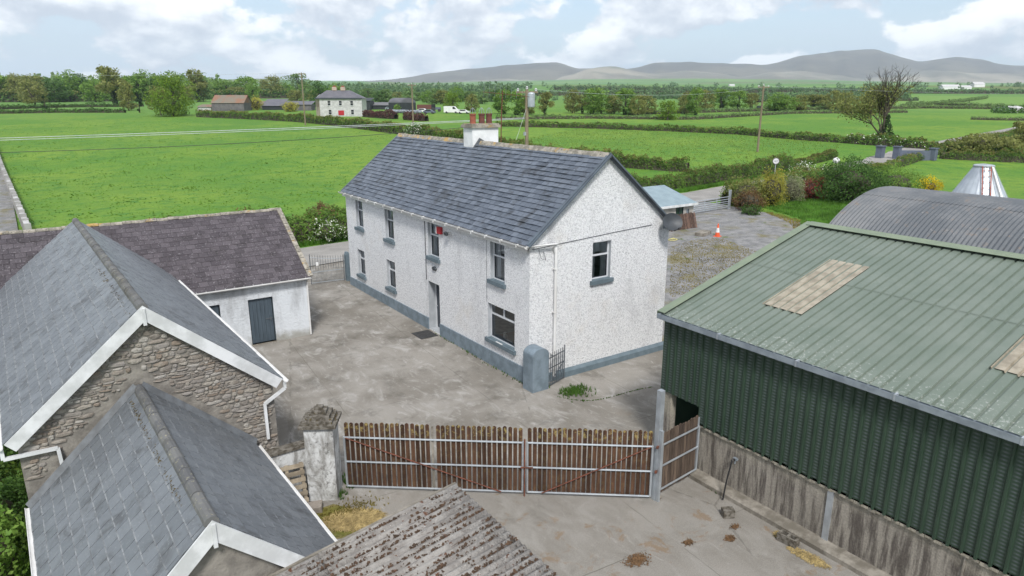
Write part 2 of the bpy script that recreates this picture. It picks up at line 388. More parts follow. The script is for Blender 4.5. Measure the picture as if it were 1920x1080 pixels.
plain('pallet_wood', (.32, .27, .20), (.20, .165, .12), 4, .9, 0, .4, 14, .2)
plain('old_wood', (.145, .09, .065), (.08, .05, .04), 5, .9, 0, .4, 14, .35)
def m_sheet(name, c1, c2, slots=False, spots=.5, rough=.45):
    t = NT(name); n = t.noise(1.1, 5, .65); sp = t.noise(13, 5, .75)
    col = t.mix(t.ramp(n, .35, .68), c1, c2)
    if slots:
        uv = t.n('ShaderNodeAttribute', attribute_name='pan'); sx = t.n('ShaderNodeSeparateXYZ'); t.l(uv.outputs['Vector'], sx.inputs[0])
        zf = t.math('FRACT', t.math('MULTIPLY', sx.outputs[2], 13.0))
        m = t.math('MULTIPLY', t.math('GREATER_THAN', zf, .55), sx.outputs[0])
        m = t.math('MULTIPLY', m, t.ramp(t.noise(30, 2, .5), .25, .45, .4, 1))
        col = t.mix(m, col, (.088, .105, .108))
    else:
        # bird droppings and lichen, thicker towards the eaves
        sx = t.n('ShaderNodeSeparateXYZ'); t.l(t.pos.outputs['Position'], sx.inputs[0])
        e = t.ramp(sx.outputs[0], 13.4, 15.4, .12, 0.0)
        pt = t.noise(.8, 3, .6)
        col = t.mix(t.math('MULTIPLY', t.ramp(t.math('ADD', t.math('ADD', sp, e), t.math('MULTIPLY', pt, .10)), .715, .755), spots), col, (.52, .53, .50))
        col = t.mix(t.ramp(t.noise(2.5, 5, .7, t.vec((.25, 2, .25))), .55, .75, 0, .45), col, (.17, .19, .165))
    t.bump(n, .15, .01); return t.done(col, rough, 0, .45)
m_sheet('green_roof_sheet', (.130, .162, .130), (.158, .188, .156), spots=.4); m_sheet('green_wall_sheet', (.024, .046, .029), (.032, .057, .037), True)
plain('green_trim', (.19, .23, .155), (.16, .20, .14), 2, .5); plain('dark_green_sheet', (.018, .045, .028), (.03, .065, .04), 2, .5)
plain('skylight_sheet', (.35, .31, .24), (.23, .20, .15), 3.5, .5, 0, .2, 20)
def m_asb():
    t = NT('lichen_corrugated'); a = t.noise(2.5, 6, .75); b = t.noise(8, 5, .75, t.vec((.28, 1.5, .28))); c = t.noise(17, 3, .7)
    col = t.mix(t.ramp(a, .38, .62), (.20, .185, .17), (.30, .285, .265)); col = t.mix(t.ramp(b, .58, .66, 0, .7), col, (.07, .045, .033))
    col = t.mix(t.ramp(t.noise(5.5, 5, .7), .60, .66), col, (.11, .055, .035))
    col = t.mix(t.ramp(c, .66, .72), col, (.58, .57, .53)); t.bump(t.math('ADD', b, c), .9, .04); return t.done(col, .95, 0, .15)
m_asb()
def m_barn():
    t = NT('barn_iron'); a = t.noise(.5, 6, .7); s_ = t.noise(2.0, 5, .7, t.vec((1, 1, 1)))
    col = t.mix(t.ramp(a, .36, .66), (.105, .115, .125), (.175, .18, .185)); col = t.mix(t.ramp(s_, .56, .74, 0, .6), col, (.20, .135, .085))
    col = t.mix(t.ramp(t.noise(9, 4, .7), .64, .70, 0, .6), col, (.36, .35, .33)); t.bump(s_, .2, .01); return t.done(col, .62, .15, .35)
m_barn()
plain('silo_zinc', (.50, .54, .58), (.40, .44, .48), 1.5, .42, .4); plain('black_sheet', (.018, .022, .026), (.03, .034, .038), 2, .6)
plain('felt_roof', (.24, .31, .34), (.20, .26, .29), 1.5, .8, 0, .2, 30); plain('shed_wall', (.42, .40, .37), (.30, .285, .26), 2.5, .9, 0, .3, 20)
plain('slate_edge', (.25, .26, .27), (.12, .127, .135), 5, .8)
plain('farm_stone', (.52, .515, .51), (.40, .395, .39), 1.2, .9); plain('farm_slate', (.13, .125, .14), (.10, .10, .115), .6, .6); plain('farm_side', (.45, .36, .29), (.36, .29, .24), 1, .9)
plain('rust_roof', (.22, .12, .075), (.17, .155, .12), .35, .85, stretch=(1, 1, .2)); plain('barn_stone', (.10, .095, .10), (.15, .14, .14), .8, .95)
plain('bale_wrap', (.28, .31, .36), (.10, .11, .13), 1.2, .4); plain('tarmac_grey', (.16, .16, .165), None, 1, .9)
plain('pole_wood', (.24, .20, .13), (.16, .13, .09), 3, .9, 0, .3, 20, stretch=(4, 4, .4)); plain('porcelain', (.55, .56, .56), None, 3, .3)
plain('wire_pale', (.50, .54, .54), None, 3, .5); plain('wire_dark', (.05, .055, .05), None, 3, .6)
plain('entrance_wall', (.115, .135, .18), (.09, .105, .14), 1, .7)
plain('wall_block', (.36, .355, .345), (.25, .245, .235), 1.2, .9, 0, .3, 10); plain('wall_coping_pale', (.52, .515, .50), (.38, .375, .365), 1.0, .9)
plain('sign_rim', (.16, .15, .15), None, 3, .5); plain('sign_ink', (.30, .30, .36), None, 3, .5)
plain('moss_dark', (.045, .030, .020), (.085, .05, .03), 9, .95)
plain('slate_bed', (.040, .043, .047), (.03, .032, .035), 2, .9)  # roof bed coloured dark, painting shade into the gaps between slates
plain('straw', (.42, .32, .14), (.28, .21, .09), 5, .9, rnd=.3); plain('dung', (.17, .095, .045), (.10, .06, .03), 6, .95)
plain('hose_yellow', (.60, .55, .22), None, 4, .5); plain('curtain', (.85, .86, .85), (.70, .71, .71), 6, .9, stretch=(8, 8, .2)); plain('table_wood', (.25, .11, .045), (.18, .075, .03), 3, .5, stretch=(1, 6, 1))
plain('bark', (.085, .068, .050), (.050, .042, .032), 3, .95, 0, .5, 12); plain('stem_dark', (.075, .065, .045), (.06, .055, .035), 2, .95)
def m_glass():
    t = NT('window_glass'); tr = t.n('ShaderNodeBsdfTransparent'); tr.inputs[0].default_value = (.80, .83, .85, 1)
    gl = t.n('ShaderNodeBsdfGlossy'); gl.inputs['Roughness'].default_value = .03; gl.inputs[0].default_value = (.9, .95, 1, 1)
    fr = t.n('ShaderNodeFresnel'); fr.inputs[0].default_value = 1.9; mx = t.n('ShaderNodeMixShader')
    t.l(fr.outputs[0], mx.inputs[0]); t.l(tr.outputs[0], mx.inputs[1]); t.l(gl.outputs[0], mx.inputs[2]); t.l(mx.outputs[0], t.out.inputs[0]); MATS['window_glass'] = t.m
m_glass()
plain('far_pane', (.02, .022, .025), None, 1, .12)
def m_leaf(name, ca, cb, trans=.4):
    t = NT(name); r_ = t.pos.outputs['Random Per Island']; n = t.noise(.55, 3, .6)
    col = t.mix(r_, ca, cb); col = t.val(col, t.ramp(n, .28, .72, .62, 1.32))
    t.done(col, .6, 0, .2)
    tl = t.n('ShaderNodeBsdfTranslucent'); t.l(t.val(col, 1.3), tl.inputs[0]); mx = t.n('ShaderNodeMixShader'); mx.inputs[0].default_value = trans
    t.l(t.p.outputs[0], mx.inputs[1]); t.l(tl.outputs[0], mx.inputs[2]); t.l(mx.outputs[0], t.out.inputs[0]); return t.m
m_leaf('leaf_bright', (0.111, 0.200, 0.021), (0.200, 0.289, 0.035)); m_leaf('leaf_mid', (0.121, 0.230, 0.039), (0.208, 0.316, 0.062))
m_leaf('leaf_olive', (0.160, 0.188, 0.053), (0.263, 0.271, 0.085)); m_leaf('leaf_dark', (0.053, 0.116, 0.026), (0.097, 0.182, 0.041)); m_leaf('leaf_ivy', (0.022, 0.048, 0.014), (0.042, 0.078, 0.022))
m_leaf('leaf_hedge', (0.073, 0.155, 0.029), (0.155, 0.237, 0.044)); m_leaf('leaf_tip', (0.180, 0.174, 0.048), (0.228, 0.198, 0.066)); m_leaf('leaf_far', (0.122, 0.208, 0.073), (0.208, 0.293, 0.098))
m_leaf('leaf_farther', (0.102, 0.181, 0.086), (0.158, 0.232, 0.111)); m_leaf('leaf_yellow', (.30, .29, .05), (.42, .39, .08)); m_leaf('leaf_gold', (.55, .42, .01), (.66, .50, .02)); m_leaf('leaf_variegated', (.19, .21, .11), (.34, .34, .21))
m_leaf('leaf_red', (.24, .06, .05), (.34, .085, .07)); m_leaf('leaf_maroon', (.10, .050, .045), (.15, .072, .062)); m_leaf('leaf_purple', (.030, .015, .022), (.05, .025, .03)); m_leaf('leaf_brown', (.13, .075, .035), (.17, .11, .05)); m_leaf('blossom', (.60, .62, .52), (.75, .76, .68), .1); m_leaf('weed_leaf', (.055, .125, .020), (.085, .165, .028)); m_leaf('grass_blade', (.130, .265, .036), (.19, .315, .046), .5); m_leaf('grass_dry', (.22, .19, .05), (.32, .26, .08), .5); m_leaf('grass_bank', (.085, .215, .030), (.145, .275, .042), .45); m_leaf('grass_pale', (.19, .30, .055), (.27, .34, .09), .5)
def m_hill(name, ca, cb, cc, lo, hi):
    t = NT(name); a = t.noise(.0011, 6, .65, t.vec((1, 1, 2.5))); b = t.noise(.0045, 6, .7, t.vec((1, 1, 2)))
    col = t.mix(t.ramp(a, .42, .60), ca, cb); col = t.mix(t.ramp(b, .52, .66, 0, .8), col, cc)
    sx = t.n('ShaderNodeSeparateXYZ'); t.l(t.pos.outputs['Position'], sx.inputs[0])
    col = t.mix(t.ramp(t.math('ADD', sx.outputs[2], t.math('MULTIPLY', b, 120)), lo, hi, 1, 0), col, (.075, .105, .045))
    return t.done(col, .95, 0, .05)
m_hill('heath_high', (.115, .100, .078), (.165, .145, .105), (.085, .078, .060), 60, 140); m_hill('heath_low', (.17, .155, .115), (.31, .275, .205), (.12, .135, .085), 60, 130)  # heath_low's pale tan patches put sunlit ground into the moor colour
# ------------------------------------------------------------------ terrain: one sheet out to the horizon
def terr_z(X, Y):
    d = X*math.sin(YAW)+Y*math.cos(YAW)-D0
    k_ = np.clip((d-39)/40, 0, 1); z = SL*d*k_*k_*(3-2*k_)
    und = (np.sin(X/143.0+1.3)*np.cos(Y/171.0)+np.sin(X/61.0+Y/83.0)*.4)*np.clip((d-250)/500, 0, 1)*2.0
    far = np.clip((d-700)/2500, 0, 1)**2*(28*np.sin(X/900.0+.6)*np.cos(Y/1100.0))
    tuss = (np.sin(X*1.9+np.sin(Y*1.3)*1.5)*np.sin(Y*1.7+np.sin(X*.9))*.04)*np.clip((d-5)/15, 0, 1)
    return z+und+far+tuss-.06
def axis(c0, c1, fine, reach):
    a = list(np.arange(c0, c1, fine)); s_ = fine; x = c1; y = c0; lo = []
    while x < reach: a.append(x); s_ *= 1.09; x += s_
    s_ = fine
    while y > -2500: y -= s_; s_ *= 1.12; lo.append(y)
    return np.array(sorted(lo+a))
ax_, ay_ = axis(-12, 150, 1.3, 9500), axis(-5, 210, 1.3, 9500)
GX, GY = np.meshgrid(ax_, ay_, indexing='ij'); GZ = terr_z(GX, GY)
nx, ny = GX.shape; idx = np.arange(nx*ny).reshape(nx, ny)
q = np.stack([idx[:-1, :-1], idx[1:, :-1], idx[1:, 1:], idx[:-1, 1:]], -1).reshape(-1, 4)
link('terrain', np_mesh('terrain', np.stack([GX, GY, GZ], -1).reshape(-1, 3), q), 'field_grass', smooth=True, kind='structure')
def tz(x, y): return float(terr_z(np.array(x, float), np.array(y, float)))
def flat(name, pts, z, mat):
    b = MB(); b.poly(*[(x, y, z) for x, y in pts]); return b.build(name, mat, kind='structure')
flat('yard', [(-1.2, -6), (30, -6), (30, 17.3), (20.6, 18.8), (20.6, 21), (13.7, 21), (13.7, 35.7), (17.5, 35.7), (17.5, 42.0), (13.7, 41.6), (3, 41.0), (3, 28), (3, 19), (3, 9), (-1.2, 9)], 0.0, 'yard_concrete')
def sheet(name, pts, dz, mat):
    import bmesh
    bm = bmesh.new(); bm.faces.new([bm.verts.new((x, y, 0)) for x, y in pts]); xs = [p[0] for p in pts]; ys = [p[1] for p in pts]
    for c in np.arange(min(xs), max(xs), 1.3): bmesh.ops.bisect_plane(bm, geom=bm.verts[:]+bm.edges[:]+bm.faces[:], plane_co=(c, 0, 0), plane_no=(1, 0, 0))
    for c in np.arange(min(ys), max(ys), 1.3): bmesh.ops.bisect_plane(bm, geom=bm.verts[:]+bm.edges[:]+bm.faces[:], plane_co=(0, c, 0), plane_no=(0, 1, 0))
    for v in bm.verts: v.co.z = tz(v.co.x, v.co.y)+dz
    me = bpy.data.meshes.new(name); bm.to_mesh(me); bm.free(); return link(name, me, mat, smooth=True, kind='structure')
def ribbon(name, pts, w, dz, mat, parts=60):
    b = MB(); P = [V(*p, 0) for p in pts]; rows = []
    L = np.cumsum([0]+[np.linalg.norm(P[i+1]-P[i]) for i in range(len(P)-1)])
    S = np.linspace(0, L[-1], parts); cx = np.interp(S, L, [p[0] for p in P]); cy = np.interp(S, L, [p[1] for p in P])
    for i in range(parts):
        t_ = unit(V(cx[min(i+1, parts-1)]-cx[max(i-1, 0)], cy[min(i+1, parts-1)]-cy[max(i-1, 0)], 0)); n_ = V(-t_[1], t_[0], 0)
        zc = tz(cx[i], cy[i])+.06+dz
        rows.append([V(cx[i], cy[i], zc)+n_*w*k for k in (-.5, -.17, .17, .5)])
    b.grid(rows); return b.build(name, mat, kind='structure', smooth=True)
ribbon('road', [(-60, 36.5), (-20, 39.6), (12, 43.4), (30, 45.6), (58, 48.6), (80, 52.2), (98, 54.6), (112, 56.6), (140, 61.3), (175, 66.8), (330, 91)], 5.4, .05, 'road_asphalt', 120)
sheet('drive', [(20.4, 14.5), (30, 13), (36, 18), (44, 26.5), (52, 33), (54, 38), (55, 46.2), (47.4, 45.3), (47.6, 40.4), (43.6, 39.9), (37, 40), (30, 36), (20.4, 30)], .05, 'drive_gravel')
flat('garden_path', [(-9, 4), (-3.0, 4), (-3.0, 27), (-9, 27)], -.03, 'road_asphalt')
# gravel strip beyond the field wall on the left
ribbon('stony_lane', [(-8.4, 58), (-9.4, 90), (-13, 180)], 13, .10, 'drive_gravel', 60)
# ------------------------------------------------------------------ building helpers
rng = random.Random(7)
class Slates:
    """slates of one building; the ones nearest the camera become parts, the rest one joined part"""
    def __init__(s, roof, mat, w, gauge, th=.012, limit=300, nm='slate', gap=.012, edge=None):
        s.edge = edge
        s.roof, s.mat, s.w, s.g, s.th, s.limit, s.nm, s.c = roof, mat, w, gauge, th, limit, nm, []
        s.gap = gap
    def slope(s, O, U, Vv, Lu, Lv, skip=None, jit=1.0):
        O, U, Vv = map(lambda q: np.asarray(q, float), (O, U, Vv)); N = np.cross(U, Vv); rows = int(round(Lv/s.g)); gg = Lv/rows
        for r_ in range(rows):
            n = int(math.ceil(Lu/s.w))+1
            for c in range(n):
                u0 = (c-(.5 if r_ % 2 else 0))*s.w; u1 = min(u0+s.w, Lu); u0 = max(u0, 0)
                if u1-u0 < .08: continue
                u, v = (u0+u1)/2, (r_+.5)*gg
                P = O+U*u+Vv*(v-gg*.06)+N*(s.th*1.2)
                if skip and skip(P): continue
                s.c.append((P, U, Vv, N, (u1-u0)-s.gap, gg*1.13, rng.uniform(-.012, .012)*jit, rng.uniform(.35, 1.6)*jit))
    def finish(s):
        s.c.sort(key=lambda q: np.linalg.norm(q[0]-_C)*(1 if abs(q[4]-s.w+s.gap) < .01 else 3))
        rest = MB(); k = s.w-s.gap; full = None; flag = []
        def geo(w, l, tck, e=.022):
            a, b_, c = w/2, l/2, tck/2; vs_ = [(-a, -b_, -c), (a, -b_, -c), (a, b_, -c), (-a, b_, -c), (-a, -b_, c), (a, -b_, c), (a, b_, c), (-a, b_, c), (-a, -b_+e, c), (a, -b_+e, c)]
            return vs_, [(0, 3, 2, 1), (8, 9, 6, 7), (0, 8, 7, 3), (0, 4, 8), (1, 2, 6, 9), (1, 9, 5), (2, 3, 7, 6), (0, 1, 5, 4), (4, 5, 9, 8)]
        def edge(me, nslate):
            if s.edge: me.materials.append(MATS[s.edge]); me.polygons.foreach_set('material_index', np.tile([0]*7+[1, 1], nslate).astype(np.int32))
        for i, (P, U, Vv, N, w, l, rz, lift) in enumerate(s.c):
            a = s.th*lift/l                                    # the lower edge stands proud of the course below
            V2 = unit(Vv-N*a*1.3); N2 = np.cross(U, V2)
            U2 = unit(U*math.cos(rz)+V2*math.sin(rz)); V3 = np.cross(N2, U2)
            if i < s.limit and abs(w-k) < .01:
                if full is None: full = MB().add(*geo(k, l, s.th)).mesh(s.nm); full.materials.append(MATS[s.mat]); edge(full, 1)
                o = bpy.data.objects.new(s.nm, full); COL.objects.link(o)
                o.matrix_basis = Matrix(((U2[0], V3[0], N2[0], P[0]), (U2[1], V3[1], N2[1], P[1]), (U2[2], V3[2], N2[2], P[2]), (0, 0, 0, 1)))
                par(o, s.roof)
            else: gv, gf = geo(w, l, s.th); rest.add([P+U2*x+V3*y+N2*z for x, y, z in gv], gf)
        if rest.v: ro = rest.build(s.nm+'_courses', s.mat, s.roof, kind='stuff'); edge(ro.data, len(rest.v)//10)
def wall_with_holes(b, O, U, W, Hh, holes, N, depth):
    """vertical wall face from O, U horizontal; holes (u0,u1,z0,z1); reveals go in along -N"""
    O, U, N = map(lambda q: np.asarray(q, float), (O, U, N)); Z = V(0, 0, 1)
    us = sorted({0, W, *[h[0] for h in holes], *[h[1] for h in holes]}); zs = sorted({0, Hh, *[h[2] for h in holes], *[h[3] for h in holes]})
    for i in range(len(us)-1):
        for j in range(len(zs)-1):
            um, zm = (us[i]+us[i+1])/2, (zs[j]+zs[j+1])/2
            if any(h[0] < um < h[1] and h[2] < zm < h[3] for h in holes): continue
            b.poly(*[O+U*u+Z*z for u, z in ((us[i], zs[j]), (us[i+1], zs[j]), (us[i+1], zs[j+1]), (us[i], zs[j+1]))])
def reveals(b, O, U, h, N, depth):
    O, U, N = map(lambda q: np.asarray(q, float), (O, U, N)); Z = V(0, 0, 1); D = -N*depth
    c = [O+U*u+Z*z for u, z in ((h[0], h[2]), (h[1], h[2]), (h[1], h[3]), (h[0], h[3]))]
    for i in range(4): b.poly(c[i], c[(i+1) % 4], c[(i+1) % 4]+D, c[i]+D)
def window(parent, O, U, h, N, depth, split=.36, mull=False, sill=True, curtain=True, lab=None):
    O, U, N = map(lambda q: np.asarray(q, float), (O, U, N)); Z = V(0, 0, 1); u0, u1, z0, z1 = h
    P = lambda u, z, d: O+U*u+Z*z-N*d
    bar = lambda b, ua, ub, za, zb, d=depth-.04, t=.03: b.obox(P((ua+ub)/2, (za+zb)/2, d), (U, Z, N), ((ub-ua)/2, (zb-za)/2, t))
    b = MB(); reveals(b, O, U, h, N, depth+.02); rv = b.build('window', 'reveal_paint', parent, label=lab)
    b = MB(); f = .055; zsp = z1-(z1-z0)*split
    for ua, ub, za, zb in ((u0, u0+f, z0, z1), (u1-f, u1, z0, z1), (u0+f, u1-f, z0, z0+f), (u0+f, u1-f, z1-f, z1), (u0+f, u1-f, zsp-.03, zsp+.03)): bar(b, ua, ub, za, zb)
    if mull: bar(b, (u0+u1)/2-.03, (u0+u1)/2+.03, zsp+.03, z1-f)
    b.build('frame', 'frame_paint', rv)
    b = MB(); g_ = .018
    for ua, ub, za, zb in ((u0+f, u0+f+g_, z0+f, zsp-.03), (u1-f-g_, u1-f, z0+f, zsp-.03), (u0+f, u1-f, z0+f, z0+f+g_), (u0+f, u1-f, zsp-.03-g_, zsp-.03)): bar(b, ua, ub, za, zb, depth-.03, .028)
    b.build('gasket', 'dark_frame', rv)
    for za, zb in ((z0+f, zsp-.03), (zsp+.03, z1-f)):
        spans = ((u0+f, (u0+u1)/2-.03), ((u0+u1)/2+.03, u1-f)) if (mull and za > z0+f+.01) else ((u0+f, u1-f),)
        for ua, ub in spans: b = MB(); b.poly(P(ua, za, depth-.035), P(ub, za, depth-.035), P(ub, zb, depth-.035), P(ua, zb, depth-.035)); b.build('pane', 'window_glass', rv)
    if curtain:
        b = MB(); n = 15
        for ua, ub, za, zb in ((u0, u0+(u1-u0)*.36, z0, z1), (u0+(u1-u0)*.66, u1, z0, z1), (u0, u1, z1-(z1-z0)*.30, z1)):
            rows = [[P(ua+(ub-ua)*i/n, z, depth+.05+.02*math.sin(i*1.9)+(.04 if za > z0 else 0)) for i in range(n+1)] for z in (za, zb)]
            b.grid(rows)
        b.build('curtain', 'curtain', rv)
    if sill:
        b = MB(); b.obox(P((u0+u1)/2, z0-.075, -.015), (U, Z, N), ((u1-u0)/2+.10, .075, .095)); b.obox(P((u0+u1)/2, z0+.004, depth/2-.01), (U, Z, N), ((u1-u0)/2-.002, .008, depth/2)); b.build('sill', 'sill_paint', rv)
    return rv
def gutter(b, a, c, r_=.065):
    a, c = V(*a), V(*c); d = unit(c-a); sdv = unit(np.cross(d, V(0, 0, 1))); o = [a+sdv*r_*math.cos(t_)-V(0, 0, r_*math.sin(t_)) for t_ in np.linspace(0, math.pi, 9)]
    o += [a+sdv*(r_-.012)*math.cos(t_)-V(0, 0, (r_-.012)*math.sin(t_)*.55) for t_ in np.linspace(math.pi, 0, 7)]; b.extrude(o, c-a)
# ------------------------------------------------------------------ the farmhouse
HX0, HX1, HY0, HY1, HE, HR = 13.4, 20.2, 18.5, 35.5, 5.28, 8.05; HXR = (HX0+HX1)/2
house = thing('farmhouse', 'long two-storey white pebbledashed farmhouse with blue-grey slate roof and plinth', 'house', (HX0, HY0, 0))
WD = .2; hs = HY1-HY0
fw = [(.95, 1.9, 3.0, 0)]
# front wall openings as (u0,u1,z0,z1), u measured from the left (far) corner towards the camera
def yu(y0, y1, z0, z1): return (HY1-y1, HY1-y0, z0, z1)
F_W = [yu(33.2, 34.12, 3.47, 4.90), yu(29.5, 30.45, 3.45, 4.90), yu(25.03, 26.0, 3.42, 4.90), yu(20.05, 21.0, 3.45, 4.90), yu(33.3, 34.22, .88, 2.26), yu(29.55, 30.5, 1.0, 2.40)]
F_K = yu(19.4, 21.2, 1.08, 2.48); F_D = yu(25.1, 26.12, .06, 2.27)
b = MB(); wall_with_holes(b, (HX0, HY1, 0), (0, -1, 0), hs, HE, F_W+[F_K, F_D], (-1, 0, 0), WD)
GW = (16.25-HX0, 17.15-HX0, 3.5, 4.93)
wall_with_holes(b, (HX0, HY0, 0), (1, 0, 0), HX1-HX0, HE, [GW], (0, -1, 0), WD)
b.poly((HX0, HY0, HE), (HX1, HY0, HE), (HXR, HY0, HR-.02)); b.poly((HX0, HY1, HE), (HXR, HY1, HR-.02), (HX1, HY1, HE))
b.poly((HX1, HY0, 0), (HX1, HY1, 0), (HX1, HY1, HE), (HX1, HY0, HE)); b.poly((HX0, HY1, 0), (HX0, HY1, HE), (HX1, HY1, HE), (HX1, HY1, 0))
b.build('wall', 'white_pebbledash', house)
b = MB(); b.box(HX0+.02, HX1-.02, HY0+.02, HY1-.02, 2.62, 2.72); b.box(HX0+.02, HX1-.02, HY0+.02, HY1-.02, 5.0, 5.06); b.box(HX0+.05, HX1-.05, HY0+.05, HY1-.05, .02, .05); b.box(HX0+3.4, HX0+3.5, HY0+.05, HY1-.05, .05, 2.62); b.build('inner_floor', 'mortar', house)
for h in F_W: window(house, (HX0, HY1, 0), (0, -1, 0), h, (-1, 0, 0), WD)
window(house, (HX0, HY1, 0), (0, -1, 0), F_K, (-1, 0, 0), WD, .30, True, curtain=False, lab='wide kitchen window with two small top panes')
window(house, (HX0, HY0, 0), (1, 0, 0), GW, (0, -1, 0), WD)
# door: panelled, glazed, set deep in its reveal
O_, U_, N_ = V(HX0, HY1, 0), V(0, -1, 0), V(-1, 0, 0); Zv = V(0, 0, 1)
b = MB(); reveals(b, O_, U_, F_D, N_, .42); dr = b.build('door', 'reveal_paint', house, label='dark glazed front door in a deep pale reveal')
du0, du1, dz0, dz1 = F_D; DP = lambda u, z, d: O_+U_*u+Zv*z-N_*d
b = MB(); b.obox(DP((du0+du1)/2, (dz0+dz1)/2, .40), (U_, Zv, N_), ((du1-du0)/2-.04, (dz1-dz0)/2-.02, .025)); b.build('door_leaf', 'dark_frame', dr)
b = MB()
for ua, ub in ((du0, du0+.05), (du1-.05, du1)): b.obox(DP((ua+ub)/2, (dz0+dz1)/2, .38), (U_, Zv, N_), ((ub-ua)/2, (dz1-dz0)/2, .04))
b.obox(DP((du0+du1)/2, dz1-.03, .38), (U_, Zv, N_), ((du1-du0)/2-.05, .03, .04)); b.build('door_frame', 'frame_paint', dr)
for za, zb in ((.35, .95), (1.08, 1.42), (1.5, 2.1)):
    b = MB(); b.obox(DP((du0+du1)/2+.12, (za+zb)/2, .372), (U_, Zv, N_), (.22, (zb-za)/2, .006)); b.build('pane', 'far_pane', dr)
b = MB(); b.tube([DP(du0+.14, 1.1, .37), DP(du0+.14, 1.1, .31), DP(du0+.26, 1.1, .31)], .012, 6); b.build('handle', 'galvanised', dr)
# plinth, blue-grey, a little proud of the wall and higher towards the near corner
b = MB(); yb = [HY1, 26.12, 25.1, HY0]
for ya, yc in ((HY1, 26.14), (25.08, HY0-.0)):
    za = .45+.17*(HY1-ya)/hs; zc = .45+.17*(HY1-yc)/hs
    for p in (1,):
        A = [(HX0-.05, ya, -.02), (HX0-.05, yc, -.02), (HX0-.05, yc, zc), (HX0-.05, ya, za)]; b.extrude(A, (.048, 0, 0))
b.build('plinth', 'blue_grey_paint', house)
b = MB(); b.extrude([(HX0-.05, HY0, -.02), (HX0-.05, HY0-.16, -.02), (HX0-.05, HY0-.13, .20), (HX0-.05, HY0-.002, .30)], (HX1-HX0+.25, 0, 0)); b.build('gable_plinth', 'sill_paint', house)
# roof
pv = unit(V(HXR-HX0, 0, HR-HE)); sl_ = math.hypot(HXR-HX0+.17, (HR-HE)*(HXR-HX0+.17)/(HXR-HX0))
def house_roof():
    k = (HR-HE)/(HXR-HX0); e0 = V(HX0-.17, HY1+.12, HE-.17*k+.05)
    b = MB(); y0, y1 = HY0-.14, HY1+.12; xe0, xe1 = HX0-.17, HX1+.17; ze = HE-.17*k+.03
    b.poly((xe0, y0, ze), (HXR, y0, HR+.03), (HXR, y1, HR+.03), (xe0, y1, ze)); b.poly((xe1, y0, ze), (xe1, y1, ze), (HXR, y1, HR+.03), (HXR, y0, HR+.03))
    b.poly((xe0, y0, ze-.06), (xe0, y1, ze-.06), (HXR, y1, HR-.03), (HXR, y0, HR-.03)); b.poly((xe1, y0, ze-.06), (HXR, y0, HR-.03), (HXR, y1, HR-.03), (xe1, y1, ze-.06))
    roof = b.build('roof', 'slate_blue', house)
    S = Slates(roof, 'slate_blue', .33, .232, .024, gap=.016)
    S.slope((xe0, y1, ze+.005), (0, -1, 0), pv, y1-y0, sl_-.06, jit=1.3); S.finish()
    n = 38
    for i in range(n):
        ya, yc = y0+(y1-y0)*i/n, y0+(y1-y0)*(i+1)/n-.012; dz = rng.uniform(-.012, .012)
        if 27.0 < (ya+yc)/2 < 28.1: continue
        MB().extrude([(HXR-.20, ya, HR-.085+dz), (HXR-.05, ya, HR+.10+dz), (HXR+.05, ya, HR+.10+dz), (HXR+.20, ya, HR-.085+dz)], (0, yc-ya, 0)).build('ridge_tile', 'lichen_ridge', roof)
    for y_, s_ in ((y0, -1), (y1, 1)):
        b = MB()
        for xe in (xe0, xe1): b.beam((xe, y_+s_*.02, ze+.0), (HXR, y_+s_*.02, HR+.03), .05, .17, (0, 1, 0)); b.beam((xe, y_-s_*.03, ze+.06), (HXR, y_-s_*.03, HR+.09), .12, .03, (0, 0, 1))
        b.build('bargeboard', 'verge_metal', roof)
    b = MB(); gx, gz = xe0-.07, ze+.015
    gutter(b, (gx, y1+.05, gz), (gx, y0-.02, gz), .10); b.box(xe0+.012, xe0+.045, y0+.1, y1-.05, gz-.23, gz-.035)
    gutter(b, (gx, y0-.02, gz), (14.45, y0-.06, gz-.03), .05); o = b.build('gutter', 'white_gutter', house, smooth=False)
    for y_ in np.arange(y0+.5, y1, 1.0): MB().box(gx-.103, gx+.02, y_-.014, y_+.014, gz-.103, gz+.002).build('gutter_bracket', 'white_gutter', o)
    b = MB(); b.box(HX0-.16, HX0-.002, y0+.15, y1-.1, HE-.20, HE-.17); b.build('soffit', 'white_gutter', house)
house_roof()
b = MB(); b.tube([(14.45, HY0-.10, 5.10), (14.45, HY0-.13, 4.85), (14.45, HY0-.13, 4.7), (14.45, HY0-.13, .15)], .055, 10); b.lathe((14.45, HY0-.08, 4.82), [(.05, 0), (.075, .16), (.075, .22)], 10)
for z in (4.2, 2.6, 1.0): b.box(14.39, 14.51, HY0-.19, HY0, z, z+.04)
b.build('downpipe', 'white_gutter', house, smooth=False)
